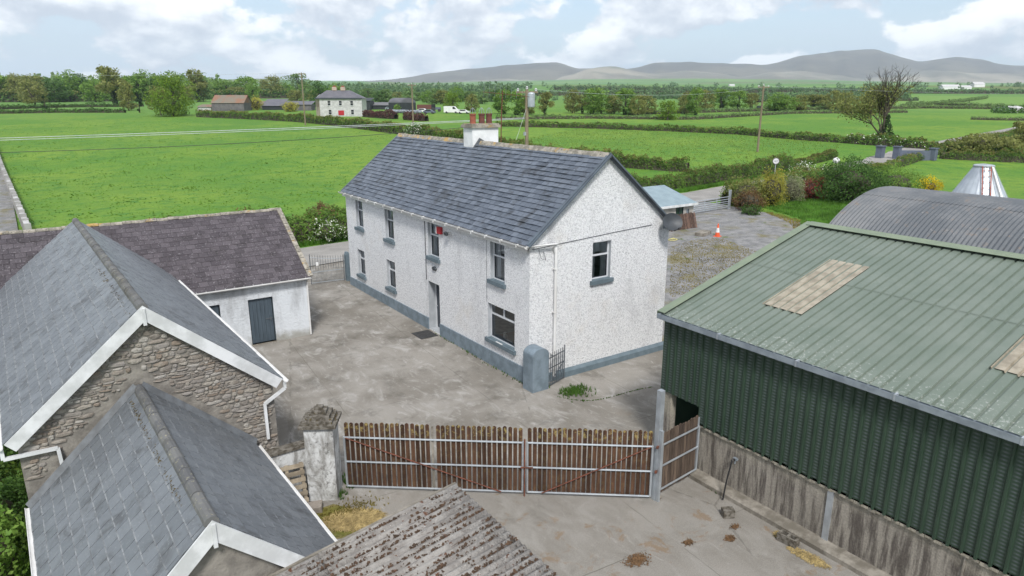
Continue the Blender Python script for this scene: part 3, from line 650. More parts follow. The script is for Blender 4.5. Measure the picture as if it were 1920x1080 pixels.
# chimney with stepped cap, three pots and their wire cowls
ch = MB().box(16.45, 17.85, 27.2, 28.0, 6.9, 8.72).build('chimney', 'chimney_white', house)
b = MB(); b.box(16.36, 17.94, 27.11, 28.09, 8.72, 8.84); b.box(16.42, 17.88, 27.17, 28.03, 8.84, 8.90); b.build('chimney_cap', 'lichen_ridge', ch)
for i, (x, m) in enumerate(((16.72, 'terracotta'), (17.2, 'terracotta_dark'), (17.6, 'terracotta_dark'))):
    p = MB().lathe((x, 27.6, 8.88), [(.15, 0), (.14, .06), (.135, .38), (.155, .40), (.155, .46), (.12, .46), (.11, .3)], 14).build('chimney_pot', m, ch, smooth=False)
    b = MB()
    for a in range(3): b.tube([(x+.14*math.cos(a*1.05+j*math.pi), 27.6+.14*math.sin(a*1.05+j*math.pi), 9.34) if j < 2 and k_ == 0 else (x+.1*math.cos(a*1.05+j*math.pi), 27.6+.1*math.sin(a*1.05+j*math.pi), 9.52) if k_ == 1 else (x, 27.6, 9.60) for j, k_ in ((0, 0), (0, 1), (0, 2), (1, 1), (1, 0))], .010, 5)
    b.build('cowl', 'grey_steel', p)
b = MB(); b.box(16.38, 16.45, 27.12, 28.08, 7.50, 7.72); b.extrude([(16.38, 27.195, 7.5), (16.38, 27.195, 7.76), (HXR, 27.195, HR+.22), (17.86, 27.195, HR-.35), (17.86, 27.195, HR-.6), (HXR, 27.195, HR-.02)], (0, -.06, 0)); b.build('flashing', 'lead_flashing', ch)
# television aerial on its mast
ae = thing('television_aerial', 'rusty television aerial with long boom strapped to the chimney', 'aerial', (17.95, 27.1, 8.0))
b = MB(); b.tube([(17.92, 27.08, 8.05), (17.95, 27.08, 9.2), (18.0, 27.05, 10.35)], .024, 7); b.build('mast', 'rust', ae)
b = MB(); A_, B_ = V(18.0, 27.0, 10.2)-_R*.95+V(0, 0, .10), V(18.0, 27.0, 10.2)+_R*1.2-V(0, 0, .12); b.tube([A_, B_], .012, 6); b.build('boom', 'rust', ae)
b = MB()
for i in range(9):
    p = A_+(B_-A_)*(i+.2)/8.6; hgt = .42-.02*i; b.tube([p-V(0, 0, hgt*.5), p+V(.05, 0, hgt)], .0045, 5)
b.build('elements', 'grey_steel', ae)
# small things on the walls
sa = thing('alarm_box', 'red and white alarm box high on the white front wall', 'alarm', (HX0, 24.8, 4.6))
MB().box(HX0-.12, HX0-.002, 24.66, 24.98, 4.58, 4.86).build('case', 'red_plastic', sa); MB().box(HX0-.125, HX0-.01, 24.985, 25.06, 4.56, 4.84).build('strobe', 'white_plastic', sa)
fl = thing('flood_light', 'small grey flood light under the eave beside the alarm', 'lamp', (HX0, 24.0, 4.7))
b = MB(); b.box(HX0-.16, HX0-.002, 24.0, 24.04, 4.74, 4.78); b.build('bracket', 'white_plastic', fl); MB().obox((HX0-.2, 24.02, 4.72), (unit(V(1, 0, .5)), V(0, 1, 0), unit(V(-.5, 0, 1))), (.05, .10, .07)).build('lamp_head', 'dish_grey', fl)
wl_ = thing('bulkhead_lamp', 'oval grey bulkhead lamp on the wall above the door', 'lamp', (HX0, 25.45, 2.95))
MB().lathe((0, 0, 0), [(.02, .09), (.12, .07), (.14, 0)], 14).build('lens', 'dish_grey').parent = wl_; wl_.rotation_euler = (0, -math.pi/2, 0); wl_.scale = (.7, 1.35, 1)
b = MB(); b.tube([(HX0-.02, 26.24, 5.0), (HX0-.02, 26.24, 2.3)], .016, 5); b.tube([(HX0-.018, 21.25, 4.95), (HX0-.018, 21.25, 2.5)], .007, 4); b.build('cable', 'dish_grey', house)
b = MB(); b.tube([(HX0+.1, HY0-.012, 5.02), (15.5, HY0-.012, 5.12), (17.6, HY0-.012, 5.23), (19.2, HY0-.02, 5.30)], .012, 5); b.tube([(13.75, HY0-.05, 4.98), (13.75, HY0-.2, 4.7), (13.95, HY0-.2, 4.62), (13.95, HY0-.05, 4.9)], .010, 5); b.build('aerial_cable', 'dish_grey', house)
dsh = thing('satellite_dish', 'dark grey oval satellite dish on the gable edge', 'dish', (19.95, HY0-.1, 5.25))
def dish():
    c = V(19.8, HY0-.52, 5.42); n = unit(V(-.30, -.83, .45)); u = unit(np.cross(V(0, 0, 1), n)); w = np.cross(n, u); rows = []
    for r_ in np.linspace(0.001, 1, 7): rows.append([c+(u*.42*r_*math.cos(t_)+w*.36*r_*math.sin(t_))+n*(.11*r_*r_-.08) for t_ in np.linspace(0, 2*math.pi, 33)])
    b = MB(); b.grid(rows); b.grid([[q-n*.012 for q in r__][::-1] for r__ in rows]); b.build('reflector', 'dish_grey', dsh, smooth=True)
    b = MB(); b.tube([c-w*.34, c-w*.42+n*.42], .014, 6); b.obox(c-w*.40+n*.45, (u, w, n), (.03, .03, .07)); b.build('feed_arm', 'black_plastic', dsh)
    b = MB(); b.tube([c-n*.08, c-n*.2, (19.95, HY0-.02, 5.2)], .022, 7); b.box(19.87, 20.03, HY0-.03, HY0-.002, 5.08, 5.32); b.build('bracket', 'grey_steel', dsh)
dish()
tag(MB().box(HX0-.95, HX0-.12, 25.1, 26.05, .004, .022).build('doormat', 'rubber'), 'dark rubber doormat on the concrete before the front door', 'doormat')
tb = thing('kitchen_table', 'brown wooden table seen inside the kitchen window', 'table', (14.4, 20.2, .05))
MB().box(13.75, 14.9, 19.3, 21.3, .98, 1.03).build('table_top', 'table_wood', tb)
for x, y in ((13.85, 19.4), (13.85, 21.2), (14.8, 19.4), (14.8, 21.2)): MB().box(x-.04, x+.04, y-.04, y+.04, .05, .98).build('leg', 'table_wood', tb)
for i, (y, lab) in enumerate(((19.75, 'cream jug on the kitchen table nearest the house corner'), (20.85, 'cream jug on the kitchen table farther from the house corner'))):
    j = thing('jug', lab, 'jug', (13.95, y, 1.03)); MB().lathe((13.95, y, 1.03), [(.05, 0), (.075, .05), (.07, .12), (.04, .18), (.055, .23)], 12).build('body', 'white_plastic', j)
    MB().tube([(13.95, y+.05, 1.23), (13.95, y+.11, 1.2), (13.95, y+.11, 1.12), (13.95, y+.07, 1.08)], .010, 5).build('handle', 'white_plastic', j)
sd_ = MB().box(HX0-.09, HX0-.03, 20.15, 20.55, 1.085, 1.10); tag(sd_.build('sill_tray', 'white_plastic'), 'small white dish lying on the kitchen window sill', 'tray')
# ------------------------------------------------------------------ gate pillar and wicket at the near house corner
pl = thing('gate_pillar', 'blue-grey round-topped gate pillar at the near corner of the farmhouse', 'pillar', (13.3, 18.2, 0))
b = MB(); pts = [(13.12, 17.88, 0), (13.82, 17.88, 0), (13.82, 17.88, 1.35)]+[(13.47+.35*math.cos(t_), 17.88, 1.35+.24*math.sin(t_)) for t_ in np.linspace(0, math.pi, 13)[1:-1]]+[(13.12, 17.88, 1.35)]
b.extrude(pts, (0, .58, 0)); b.build('shaft', 'blue_grey_paint', pl)
wk = thing('wicket_gate', 'small dark iron wicket gate standing open beside the round-topped pillar', 'gate', (13.85, 17.85, 0))
GA, GB = V(13.86, 17.95, 0), V(14.85, 18.28, 0); dg = unit(GB-GA)
b = MB()
for z in (.08, .72, 1.12): b.beam(GA+V(0, 0, z), GB+V(0, 0, z), .02, .035)
b.beam(GA+V(0, 0, .1), GB+V(0, 0, .74), .02, .03); b.build('rails', 'iron_paint', wk)
for i in range(9):
    p = GA+(GB-GA)*i/8; MB().tube([p+V(0, 0, .04), p+V(0, 0, 1.28 if i not in (0, 8) else 1.34)], .013 if i not in (0, 8) else .02, 6).build('bar', 'iron_paint', wk)
# iron gate at the far end of the yard
fg = thing('iron_gate', 'grey ornamental iron bar gate between slate-roofed outbuilding and farmhouse', 'gate', (12.5, 36.45, 0))
GA, GB = V(11.5, 36.5, 0), V(13.35, 36.35, 0)
b = MB()
def topz(t_): return 1.58-.22*math.sin(math.pi*min(1, t_*1.0)*.5)
for z in (.12, .72): b.beam(GA+V(0, 0, z), GB+V(0, 0, z), .02, .035)
b.tube([GA+(GB-GA)*t_+V(0, 0, topz(t_)) for t_ in np.linspace(0, 1, 9)], .016, 6); b.build('rails', 'galvanised', fg)
for i in range(14):
    t_ = i/13; p = GA+(GB-GA)*t_; MB().tube([p+V(0, 0, .06), p+V(0, 0, topz(t_)+.13), p+V(0, 0, topz(t_)+.19)], [.009, .009, .002] if 0 < i < 13 else [.022, .022, .015], 6).build('bar', 'iron_paint', fg)
for i in range(13):
    p = GA+(GB-GA)*(i+.5)/13; MB().tube([p+V(0, 0, .06), p+V(0, 0, .80), p+V(0, 0, .86)], [.008, .008, .002], 6).build('short_bar', 'iron_paint', fg)
p = GA+(GB-GA)*.2; MB().obox(p+V(0, -.03, 1.18), (unit(GB-GA), V(0, 0, 1), V(0, 1, 0)), (.07, .10, .004)).build('notice', 'white_plastic', fg)
fp = thing('gate_post', 'grey-blue gate post against the far corner of the farmhouse', 'post', (13.5, 36.2, 0)); MB().box(13.38, 13.62, 35.98, 36.28, -.02, 1.58).extrude([(13.38, 35.98, 1.58), (13.62, 35.98, 1.58), (13.56, 36.02, 1.72), (13.44, 36.02, 1.72)], (0, .26, 0)).build('shaft', 'sill_paint', fp)
MB().box(13.34, 13.66, 35.94, 36.32, -.03, .06).build('base', 'kerb_concrete', fp)
# ------------------------------------------------------------------ outbuilding A: long white one with purple slates
OA = thing('outbuilding', 'long low white outbuilding with dark purple slate roof and blue-grey doors', 'outbuilding', (4, 28.4, 0))
AX0, AX1, AY0, AYR, AE, AR_ = -9.0, 8.75, 28.4, 32.15, 2.72, 5.02
b = MB(); AH = [(AX1-2.55-AX0+.05, AX1-1.62-AX0+.05, .04, 2.0), (4.35-AX0, 5.15-AX0, .04, 2.0)]; AH[0] = (6.25-AX0, 7.25-AX0, .04, 2.0)
wall_with_holes(b, (AX0, AY0, 0), (1, 0, 0), AX1-AX0, AE, AH, (0, -1, 0), .18)
b.poly((AX1, AY0, 0), (AX1, 2*AYR-AY0, 0), (AX1, 2*AYR-AY0, AE), (AX1, AYR, AR_-.05), (AX1, AY0, AE)); b.poly((AX0, 2*AYR-AY0, 0), (AX0, 2*AYR-AY0, AE), (AX1, 2*AYR-AY0, AE), (AX1, 2*AYR-AY0, 0)); b.poly((AX0, AY0, 0), (AX0, AY0, AE), (AX0, AYR, AR_-.05), (AX0, 2*AYR-AY0, AE), (AX0, 2*AYR-AY0, 0))
b.build('wall', 'white_render', OA)
for i, h in enumerate(AH):
    b = MB(); reveals(b, (AX0, AY0, 0), (1, 0, 0), h, (0, -1, 0), .16); d_ = b.build('door', 'sill_paint', OA)
    n = 6; w = (h[1]-h[0]-.06)/n
    for k in range(n): MB().box(AX0+h[0]+.03+k*w+.004, AX0+h[0]+.03+(k+1)*w-.004, AY0+.10, AY0+.13, .06, h[3]-.04).build('plank', 'slate_blue_door', d_)
    MB().box(AX0+h[0]+.02, AX0+h[1]-.02, AY0+.131, AY0+.15, .05, h[3]-.02).build('door_back', 'dark_frame', d_)
    b = MB(); b.box(AX0+h[1]-.34, AX0+h[1]-.06, AY0+.075, AY0+.098, 1.02, 1.06); b.box(AX0+h[1]-.16, AX0+h[1]-.10, AY0+.06, AY0+.098, .97, 1.11); b.build('bolt', 'iron_paint', d_)
    MB().box(AX0+h[0]-.02, AX0+h[1]+.02, AY0-.02, AY0+.16, -.02, .04).build('threshold', 'kerb_concrete', d_)
def gable_roof(parent, ridge0, ridge1, half0, half1, ze0, ze1, zr, mat, w, gauge, ends=('front',), fascia=None, th=.012, ridge='ridge_tile', skip=None, lift=1.0, ov=.18, sides=(1, 1), rw=.115, gap=.014):
    """ridge0 is the near end (plan), ridge1 the far end; half: plan half-widths left/right, ze: eave heights left/right"""
    r0, r1 = V(*ridge0, 0), V(*ridge1, 0); d = unit(r1-r0); sdv = V(d[1], -d[0], 0); L = np.linalg.norm(r1-r0)
    Zv = V(0, 0, 1); b = MB(); info = []
    for sgn, hf, ze in ((-1, half0, ze0), (1, half1, ze1)):
        e0, e1 = r0+sdv*sgn*hf+Zv*ze, r1+sdv*sgn*hf+Zv*ze; t0, t1 = r0+Zv*zr, r1+Zv*zr
        up = unit(t0-e0); nrm = unit(np.cross(d*(1 if sgn < 0 else -1), up)); nrm = nrm if nrm[2] > 0 else -nrm
        b.poly(e0, t0, t1, e1); b.poly(e0-nrm*.06, e1-nrm*.06, t1-nrm*.06, t0-nrm*.06); b.poly(e0, e1, e1-nrm*.06, e0-nrm*.06); b.poly(e0, e0-nrm*.06, t0-nrm*.06, t0); b.poly(e1, t1, t1-nrm*.06, e1-nrm*.06)
        info.append((sgn, e0, e1, t0, t1, up, nrm))
    roof = b.build('roof', 'slate_bed', parent); S = Slates(roof, mat, w, gauge, th, gap=gap, edge='slate_edge' if mat == 'slate_grey' else None)
    for k, (sgn, e0, e1, t0, t1, up, nrm) in enumerate(info):
        if not sides[k]: continue
        Lv = np.linalg.norm(t0-e0)-.05
        if sgn < 0: S.slope(e1+nrm*.004, -d, up, L, Lv, skip, lift)
        else: S.slope(e0+nrm*.004, d, up, L, Lv, skip, lift)
    S.finish()
    n = int(L/.42); 
    for i in range(n):
        a, c = r0+d*(L*i/n), r0+d*(L*(i+1)/n-.012); dz = rng.uniform(-.012, .02); pr_ = []
        ks = (zr-ze1)/half1
        for t_ in np.linspace(0, math.pi, 7): pr_.append(a+sdv*rw*math.cos(t_)+Zv*(zr+.035+dz-rw*ks*.95+(rw*ks*.95+.04)*math.sin(t_)))
        MB().extrude(pr_, c-a).build('ridge_tile', ridge, roof)
    if fascia:
        for nm, rr, sg in (('front', r0, -1), ('back', r1, 1)):
            if nm not in ends: continue
            for sgn, e0, e1, t0, t1, up, nrm in info:
                A, B = (e0, t0) if nm == 'front' else (e1, t1); o_ = d*sg*.012
                bb = MB(); q = [A-nrm*.24+o_, B-Zv*.24/abs(nrm[2])+o_, B+Zv*.03+o_, A+nrm*.02+o_]; bb.extrude(q, d*sg*.03); bb.build('bargeboard', fascia, roof)
                bb = MB(); bb.extrude([A-nrm*.24+o_-d*sg*.03, B-Zv*.24/abs(nrm[2])+o_-d*sg*.03, B-Zv*.24/abs(nrm[2])-d*sg*.15, A-nrm*.24-d*sg*.15], nrm*.012); bb.build('soffit', fascia, roof)
    return roof, info
ar, _ai = gable_roof(OA, (AX1+.10, AYR), (AX0, AYR), 3.95, 3.95, AE-.12+.06, AE-.12+.06, AR_+.02, 'slate_purple', .36, .29, th=.012, ridge='lichen_ridge', skip=lambda P: P[1] > 33.2 or P[0] < -6, lift=.8, sides=(1, 0))
b = MB(); vpts = [(AX1+.11, AY0-.2, AE-.03), (AX1+.11, AYR, AR_+.09)]
for i in range(12):
    a = V(*vpts[0])+(V(*vpts[1])-V(*vpts[0]))*i/12; c = V(*vpts[0])+(V(*vpts[1])-V(*vpts[0]))*((i+1)/12-.005); b.beam(a+V(0, 0, rng.uniform(-.01, .01)), c, .2, .07)
b.build('verge', 'lichen_ridge', ar)
b = MB(); gutter(b, (AX1+.1, AY0-.27, AE-.08), (3.4, AY0-.27, AE-.07), .065); b.box(3.4, AX1+.05, AY0-.2, AY0-.17, AE-.16, AE-.03); b.tube([(AX1+.0, AY0-.25, AE-.13), (AX1-.02, AY0-.05, AE-.3), (AX1-.02, AY0-.05, .05)], .035, 8); b.build('gutter', 'white_gutter', OA)
# ------------------------------------------------------------------ outbuilding B: stone gable, grey slates, white bargeboards
TB = R(2.4); ub = V(-math.sin(TB), math.cos(TB), 0); xb = V(math.cos(TB), math.sin(TB), 0)
BP = V(1.37, 16.3, 0); BR, BEZ, BH = 5.67, 3.32, 2.62; BL = 13.6
OB = thing('outbuilding', 'stone-gabled outbuilding with smooth grey slate roof and white bargeboards', 'outbuilding', tuple(BP))
def bpt(u, y, z): return BP+xb*u+ub*y+V(0, 0, z)
b = MB(); kB = (BR-BEZ)/2.75
gw = MB(); zw = BR-kB*BH-.1
gw.poly(bpt(-BH, 0, 0), bpt(BH, 0, 0), bpt(BH, 0, zw), bpt(0, 0, BR-.12), bpt(-BH, 0, zw)); GWALL = gw.build('gable_wall', 'mortar', OB)
b.poly(bpt(BH, 0, 0), bpt(BH, BL, 0), bpt(BH, BL, zw), bpt(BH, 0, zw)); b.poly(bpt(-BH, 0, 0), bpt(-BH, 0, zw), bpt(-BH, BL, zw), bpt(-BH, BL, 0)); b.poly(bpt(BH, BL, 0), bpt(-BH, BL, 0), bpt(-BH, BL, zw), bpt(0, BL, BR-.12), bpt(BH, BL, zw))
b.build('wall', 'mortar', OB)
r0 = bpt(0, -.16, 0); r1 = bpt(0, BL, 0)
br_, binfo = gable_roof(OB, r0[:2], r1[:2], 2.80, 2.80, BEZ-.05, BEZ-.05, BR, 'slate_grey', .36, .262, fascia='white_upvc', th=.015, lift=1.0)
# stones of the gable: only where they show, above the roof of the lean-to in front
CK = .93
def c_roof_z(u): return 3.87-CK*abs(u+.30)
def stone_mesh(seed):
    r_ = random.Random(seed); n = 9; pts = []; ph = r_.uniform(0, 6)
    for i in range(n):
        a = 2*math.pi*i/n+r_.uniform(-.18, .18); k = 1/max(abs(math.cos(a)), abs(math.sin(a)))**.75; pts.append((.5*math.cos(a)*k*r_.uniform(.82, 1.0), .5*math.sin(a)*k*r_.uniform(.82, 1.0)))
    v = [(x, 0.25, z) for x, z in pts]+[(x*.93, -.25+r_.uniform(-.12, .12), z*.90) for x, z in pts]+[(x*.55, -.52+r_.uniform(-.15, .1), z*.5) for x, z in pts]
    f = [(i, (i+1) % n, n+(i+1) % n, n+i) for i in range(n)]+[(n+i, n+(i+1) % n, 2*n+(i+1) % n, 2*n+i) for i in range(n)]+[tuple(2*n+i for i in range(n))]
    b = MB(); b.add(v, f); me = b.mesh('stone'); me.materials.append(MATS['rubble_stone']); return me
SM = [stone_mesh(i) for i in range(14)]
def stones():
    z = .9; cnt = 0; cand = []
    while z < BR:
        hh = rng.choice((.04, .055, .07, .09, .12)); u = -BH-.05+rng.uniform(0, .2)
        while u < BH:
            w = rng.choice((.09, .12, .17, .23, .32))*rng.uniform(.8, 1.2); uc, zc = u+w/2, z+hh/2+rng.uniform(-.02, .02)
            if zc < BR-.30-kB*abs(uc) and abs(uc) < BH-.06:
                m = zc-c_roof_z(uc); side = abs(uc+.3) > 2.2
                if (m > rng.uniform(.28, .62)) or side: cand.append((m, uc, zc, w, hh))
            u += w+.006
        z += hh+.004
    big = sorted(cand, key=lambda c: -c[3]*c[4]); rest = MB()
    for i, (m, uc, zc, w, hh) in enumerate(big):
        P = bpt(uc, -.012, zc); rz = rng.uniform(-.10, .10)
        Mx = Matrix.Translation(P) @ Matrix.Rotation(TB, 4, 'Z') @ Matrix.Rotation(rz, 4, 'Y') @ Matrix.Diagonal((w*1.0, .045*rng.uniform(.5, 1.2), hh*1.08, 1))
        me = SM[rng.randrange(14)]
        if i < 300:
            o = bpy.data.objects.new('stone', me); COL.objects.link(o); o.matrix_basis = Mx; par(o, GWALL)
        else: rest.add([Mx @ v.co for v in me.vertices], [tuple(p.vertices) for p in me.polygons])
    if rest.v: rest.build('small_stones', 'rubble_stone', GWALL, kind='stuff')
stones()
def verge_pipe(parent, pts, sz=.035, mat='white_upvc'):
    b = MB()
    for a, c in zip(pts[:-1], pts[1:]): b.beam(a, c, sz*2, sz*2)
    return b.build('downpipe', mat, parent)
b = MB(); gr0, gr1 = bpt(2.90, -.2, BEZ-.09), bpt(2.90, 12.0, BEZ-.09); gutter(b, gr1, gr0, .06); b.build('gutter', 'white_gutter', OB); b = MB(); gl0, gl1 = bpt(-2.90, -.2, BEZ-.09), bpt(-2.90, 13.3, BEZ-.09); gutter(b, gl0, gl1, .06); b.build('gutter', 'white_gutter', OB)
verge_pipe(OB, [bpt(2.88, -.1, BEZ-.15), bpt(2.88, -.1, BEZ-.33), bpt(2.35, -.1, BEZ-.62), bpt(2.35, -.1, 1.75)]); verge_pipe(OB, [bpt(-2.88, -.1, BEZ-.15), bpt(-2.88, -.1, BEZ-.38), bpt(-1.95, -.1, BEZ-.42), bpt(-1.92, -.1, 2.25)])
MB().obox(bpt(0, -.20, BR-.22), (xb, ub, V(0, 0, 1)), (.035, .03, .19)).build('finial', 'white_upvc', br_)
# ------------------------------------------------------------------ outbuilding C: lower, in front of the stone gable
CP = V(1.33, 10.1, 0); CL = 6.08; CRZ = 3.87
OC = thing('outbuilding', 'lower grey-slated outbuilding in front of the stone gable, mossy ridge', 'outbuilding', tuple(CP))
def cpt(u, y, z): return CP+xb*u+ub*y+V(0, 0, z)
b = MB(); zcw = CRZ-CK*2.05-.1
b.poly(cpt(-2.05, 0, 0), cpt(2.05, 0, 0), cpt(2.05, 0, zcw), cpt(0, 0, CRZ-.12), cpt(-2.05, 0, zcw)); b.poly(cpt(2.05, 0, 0), cpt(2.05, CL, 0), cpt(2.05, CL, zcw), cpt(2.05, 0, zcw)); b.poly(cpt(-2.05, 0, 0), cpt(-2.05, 0, zcw), cpt(-2.05, CL, zcw), cpt(-2.05, CL, 0)); b.build('wall', 'mortar', OC)
r0, r1 = cpt(0, -.16, 0), cpt(0, CL-.02, 0)
cr_, cinfo = gable_roof(OC, r0[:2], r1[:2], 2.28, 2.28, CRZ-CK*2.28, CRZ-CK*2.28, CRZ, 'slate_grey', .36, .275, fascia='white_upvc', th=.015, lift=1.0)
for sgn, e0, e1, t0, t1, up, nrm in cinfo:
    b = MB(); b.extrude([e1-ub*.13+nrm*.03, t1-ub*.13+nrm*.03, t1-ub*.02+nrm*.14, e1-ub*.02+nrm*.14], nrm*.012); b.build('flashing', 'lead_flashing', cr_)
ez = CRZ-CK*2.28
b = MB(); gutter(b, cpt(2.36, CL-.1, ez-.04), cpt(2.36, -.2, ez-.04), .055); b.build('gutter', 'white_gutter', OC); b = MB(); gutter(b, cpt(-2.36, -.2, ez-.04), cpt(-2.36, CL+.1, ez-.04), .055); b.build('gutter', 'white_gutter', OC)
MB().obox(cpt(0, -.20, CRZ-.22), (xb, ub, V(0, 0, 1)), (.03, .03, .20)).build('finial', 'white_upvc', cr_)
b = MB(); b.tube([cpt(.95, -.22, 2.45)+V(.0, 0, 0), cpt(1.35, -.3, 2.28), cpt(1.8, -.32, 2.34), cpt(2.2, -.30, 2.62)], .02, 6); tag(b.build('black_cable', 'black_plastic'), 'black cable looping under the white bargeboard of the front gable', 'cable')
# moss along the ridges
def moss(parent, r0, r1, zr, ks, n, off, sd):
    r_ = np.random.default_rng(sd); t_ = r_.uniform(0, 1, n); P = r0[None]+(r1-r0)[None]*t_[:, None]; s_ = r_.normal(0, .02, n)-off; P = P+xb[None]*s_[:, None]; P[:, 2] = zr-ks*np.abs(s_)+.03
    link('moss', leaf_mesh('moss', P, .07, r_, V(0, 0, 1)[None]*.6), 'moss_clump', parent, kind='stuff')
plain('moss_clump', (.070, .050, .025), (.11, .085, .03), 8, .95)
moss(br_, bpt(0, 0, 0), bpt(0, 5.0, 0), BR, kB, 160, .23, 5); moss(cr_, cpt(0, .8, 0), cpt(0, CL-.3, 0), CRZ, CK, 420, .22, 6)
# ------------------------------------------------------------------ corrugated sheets
def corr(b, O, U, Vv, Lu, Lv, pitch, amp, prof='sine', sub=8, nv=1, pan=None):
    """sheet spanning Lu along U and Lv along V, ribs run along V"""
    O, U, Vv = map(lambda q: np.asarray(q, float), (O, U, Vv)); N = unit(np.cross(U, Vv)); pts = []
    if prof == 'sine':
        n = int(round(Lu/pitch))*sub; pts = [(Lu*i/n, amp*math.sin(2*math.pi*i/sub), 0) for i in range(n+1)]
    else:
        n = int(round(Lu/pitch)); p = Lu/n
        for i in range(n):
            a = i*p; pts += [(a, 0, 0), (a+p*.30, 0, 1), (a+p*.31, 0, 1), (a+p*.68, 0, 0), (a+p*.74, amp, 0), (a+p*.90, amp, 0), (a+p*.96, 0, 0)]
        pts.append((Lu, 0, 0))
    rows = [[O+U*u+Vv*(Lv*j/nv)+N*h for u, h, _ in pts] for j in range(nv+1)]; b.grid(rows); return pts
def solid(o, t=.006):
    m = o.modifiers.new('thickness', 'SOLIDIFY'); m.thickness = t; m.offset = 0
# ------------------------------------------------------------------ D: lichened corrugated roof at the bottom of the picture
OD = thing('outbuilding', 'low shed with brown lichened corrugated cement roof at the front', 'outbuilding', (4, 6, 0))
DXH, DZH, DXL, DZL, DYF = 5.52, 3.05, .2, 2.27, 9.92
dv = unit(V(DXH-DXL, 0, DZH-DZL)); Ld = np.linalg.norm(V(DXH-DXL, 0, DZH-DZL))
for k in range(8):
    y1_ = DYF-k*1.022
    for j in range(2):
        b = MB(); corr(b, V(DXL, y1_-1.022, DZL)+dv*(Ld*.5*j)+V(0, 0, .02*j), V(0, 1, 0), dv, 1.022, Ld*.5+(.10 if j == 0 else 0), .146, .026, nv=2)
        o = b.build('roof_sheet', 'lichen_corrugated', OD, smooth=True); solid(o, .009)
b = MB(); b.box(DXL+.1, DXH-.12, 1.5, DYF-.08, 0, 2.2); b.box(DXH-.18, DXH-.08, 1.5, DYF-.08, 2.2, DZH-.08); b.build('wall', 'mortar', OD)
b = MB(); b.extrude([V(DXL, DYF-.02, DZL-.06), V(DXH, DYF-.02, DZH-.06), V(DXH, DYF-.02, DZH+.05), V(DXL, DYF-.02, DZL+.05)], (0, .05, 0)); b.build('verge_cement', 'kerb_concrete', OD)
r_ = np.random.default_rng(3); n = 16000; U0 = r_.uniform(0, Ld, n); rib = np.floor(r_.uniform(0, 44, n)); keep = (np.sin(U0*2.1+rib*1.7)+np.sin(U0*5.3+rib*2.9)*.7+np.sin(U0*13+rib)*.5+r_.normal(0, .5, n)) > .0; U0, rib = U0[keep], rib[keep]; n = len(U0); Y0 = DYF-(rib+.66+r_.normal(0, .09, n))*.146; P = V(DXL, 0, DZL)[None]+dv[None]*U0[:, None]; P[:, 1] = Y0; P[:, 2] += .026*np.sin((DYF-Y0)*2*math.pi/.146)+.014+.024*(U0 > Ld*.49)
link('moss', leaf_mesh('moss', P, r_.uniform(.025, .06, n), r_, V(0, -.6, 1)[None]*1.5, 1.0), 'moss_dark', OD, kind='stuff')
# ------------------------------------------------------------------ green shed
GS = thing('green_shed', 'large green corrugated steel shed on streaked concrete wall', 'shed', (13.7, 8, 0))
SX, SYF, SEZ, SRX, SRZ, SYN = 13.66, 12.45, 4.32, 20.2, 6.12, -5.0
sv = unit(V(SRX-SX, 0, SRZ-SEZ)); SLn = np.linalg.norm(V(SRX-SX+.12, 0, (SRZ-SEZ)*(1+.12/(SRX-SX))))
Oe = V(SX-.12, 0, SEZ-.12*(SRZ-SEZ)/(SRX-SX))
sky_sheets = {(3, 1): 1, (10, 0): 1}
for k in range(17):
    ya = SYF-1.0*(k+1)
    for j, (va, vb) in enumerate(((0, .55), (.53, 1.0))):
        o_ = Oe+V(0, ya, 0)+sv*SLn*va+V(0, 0, .012*(j == 0)*0+.010*j)
        b = MB(); corr(b, o_, V(0, 1, 0), sv, 1.0, SLn*(vb-va), .25, .046, 'trap'); b.build('roof_sheet', 'green_roof_sheet', GS)
# translucent sheets lie over the steel ones
for (ya, va, vb) in ((9.38, .255, .70), (4.0, .255, .70)):
    b = MB(); corr(b, Oe+V(0, ya, 0)+sv*SLn*va+V(-.004, 0, .026), V(0, 1, 0), sv, 1.15, SLn*(vb-va), .25, .047, 'trap', nv=4); o = b.build('skylight_sheet', 'skylight_sheet', GS); solid(o, .004)
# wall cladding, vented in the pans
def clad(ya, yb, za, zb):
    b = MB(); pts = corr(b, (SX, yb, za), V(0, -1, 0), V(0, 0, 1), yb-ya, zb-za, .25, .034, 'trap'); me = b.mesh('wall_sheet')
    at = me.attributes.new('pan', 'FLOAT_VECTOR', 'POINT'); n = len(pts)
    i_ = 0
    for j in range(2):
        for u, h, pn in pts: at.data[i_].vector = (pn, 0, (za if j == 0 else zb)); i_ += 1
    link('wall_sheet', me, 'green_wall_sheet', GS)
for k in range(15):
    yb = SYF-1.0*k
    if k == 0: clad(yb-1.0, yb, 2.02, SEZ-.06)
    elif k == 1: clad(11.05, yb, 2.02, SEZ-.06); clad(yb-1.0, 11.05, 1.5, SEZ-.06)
    else: clad(yb-1.0, yb, 1.5, SEZ-.06)
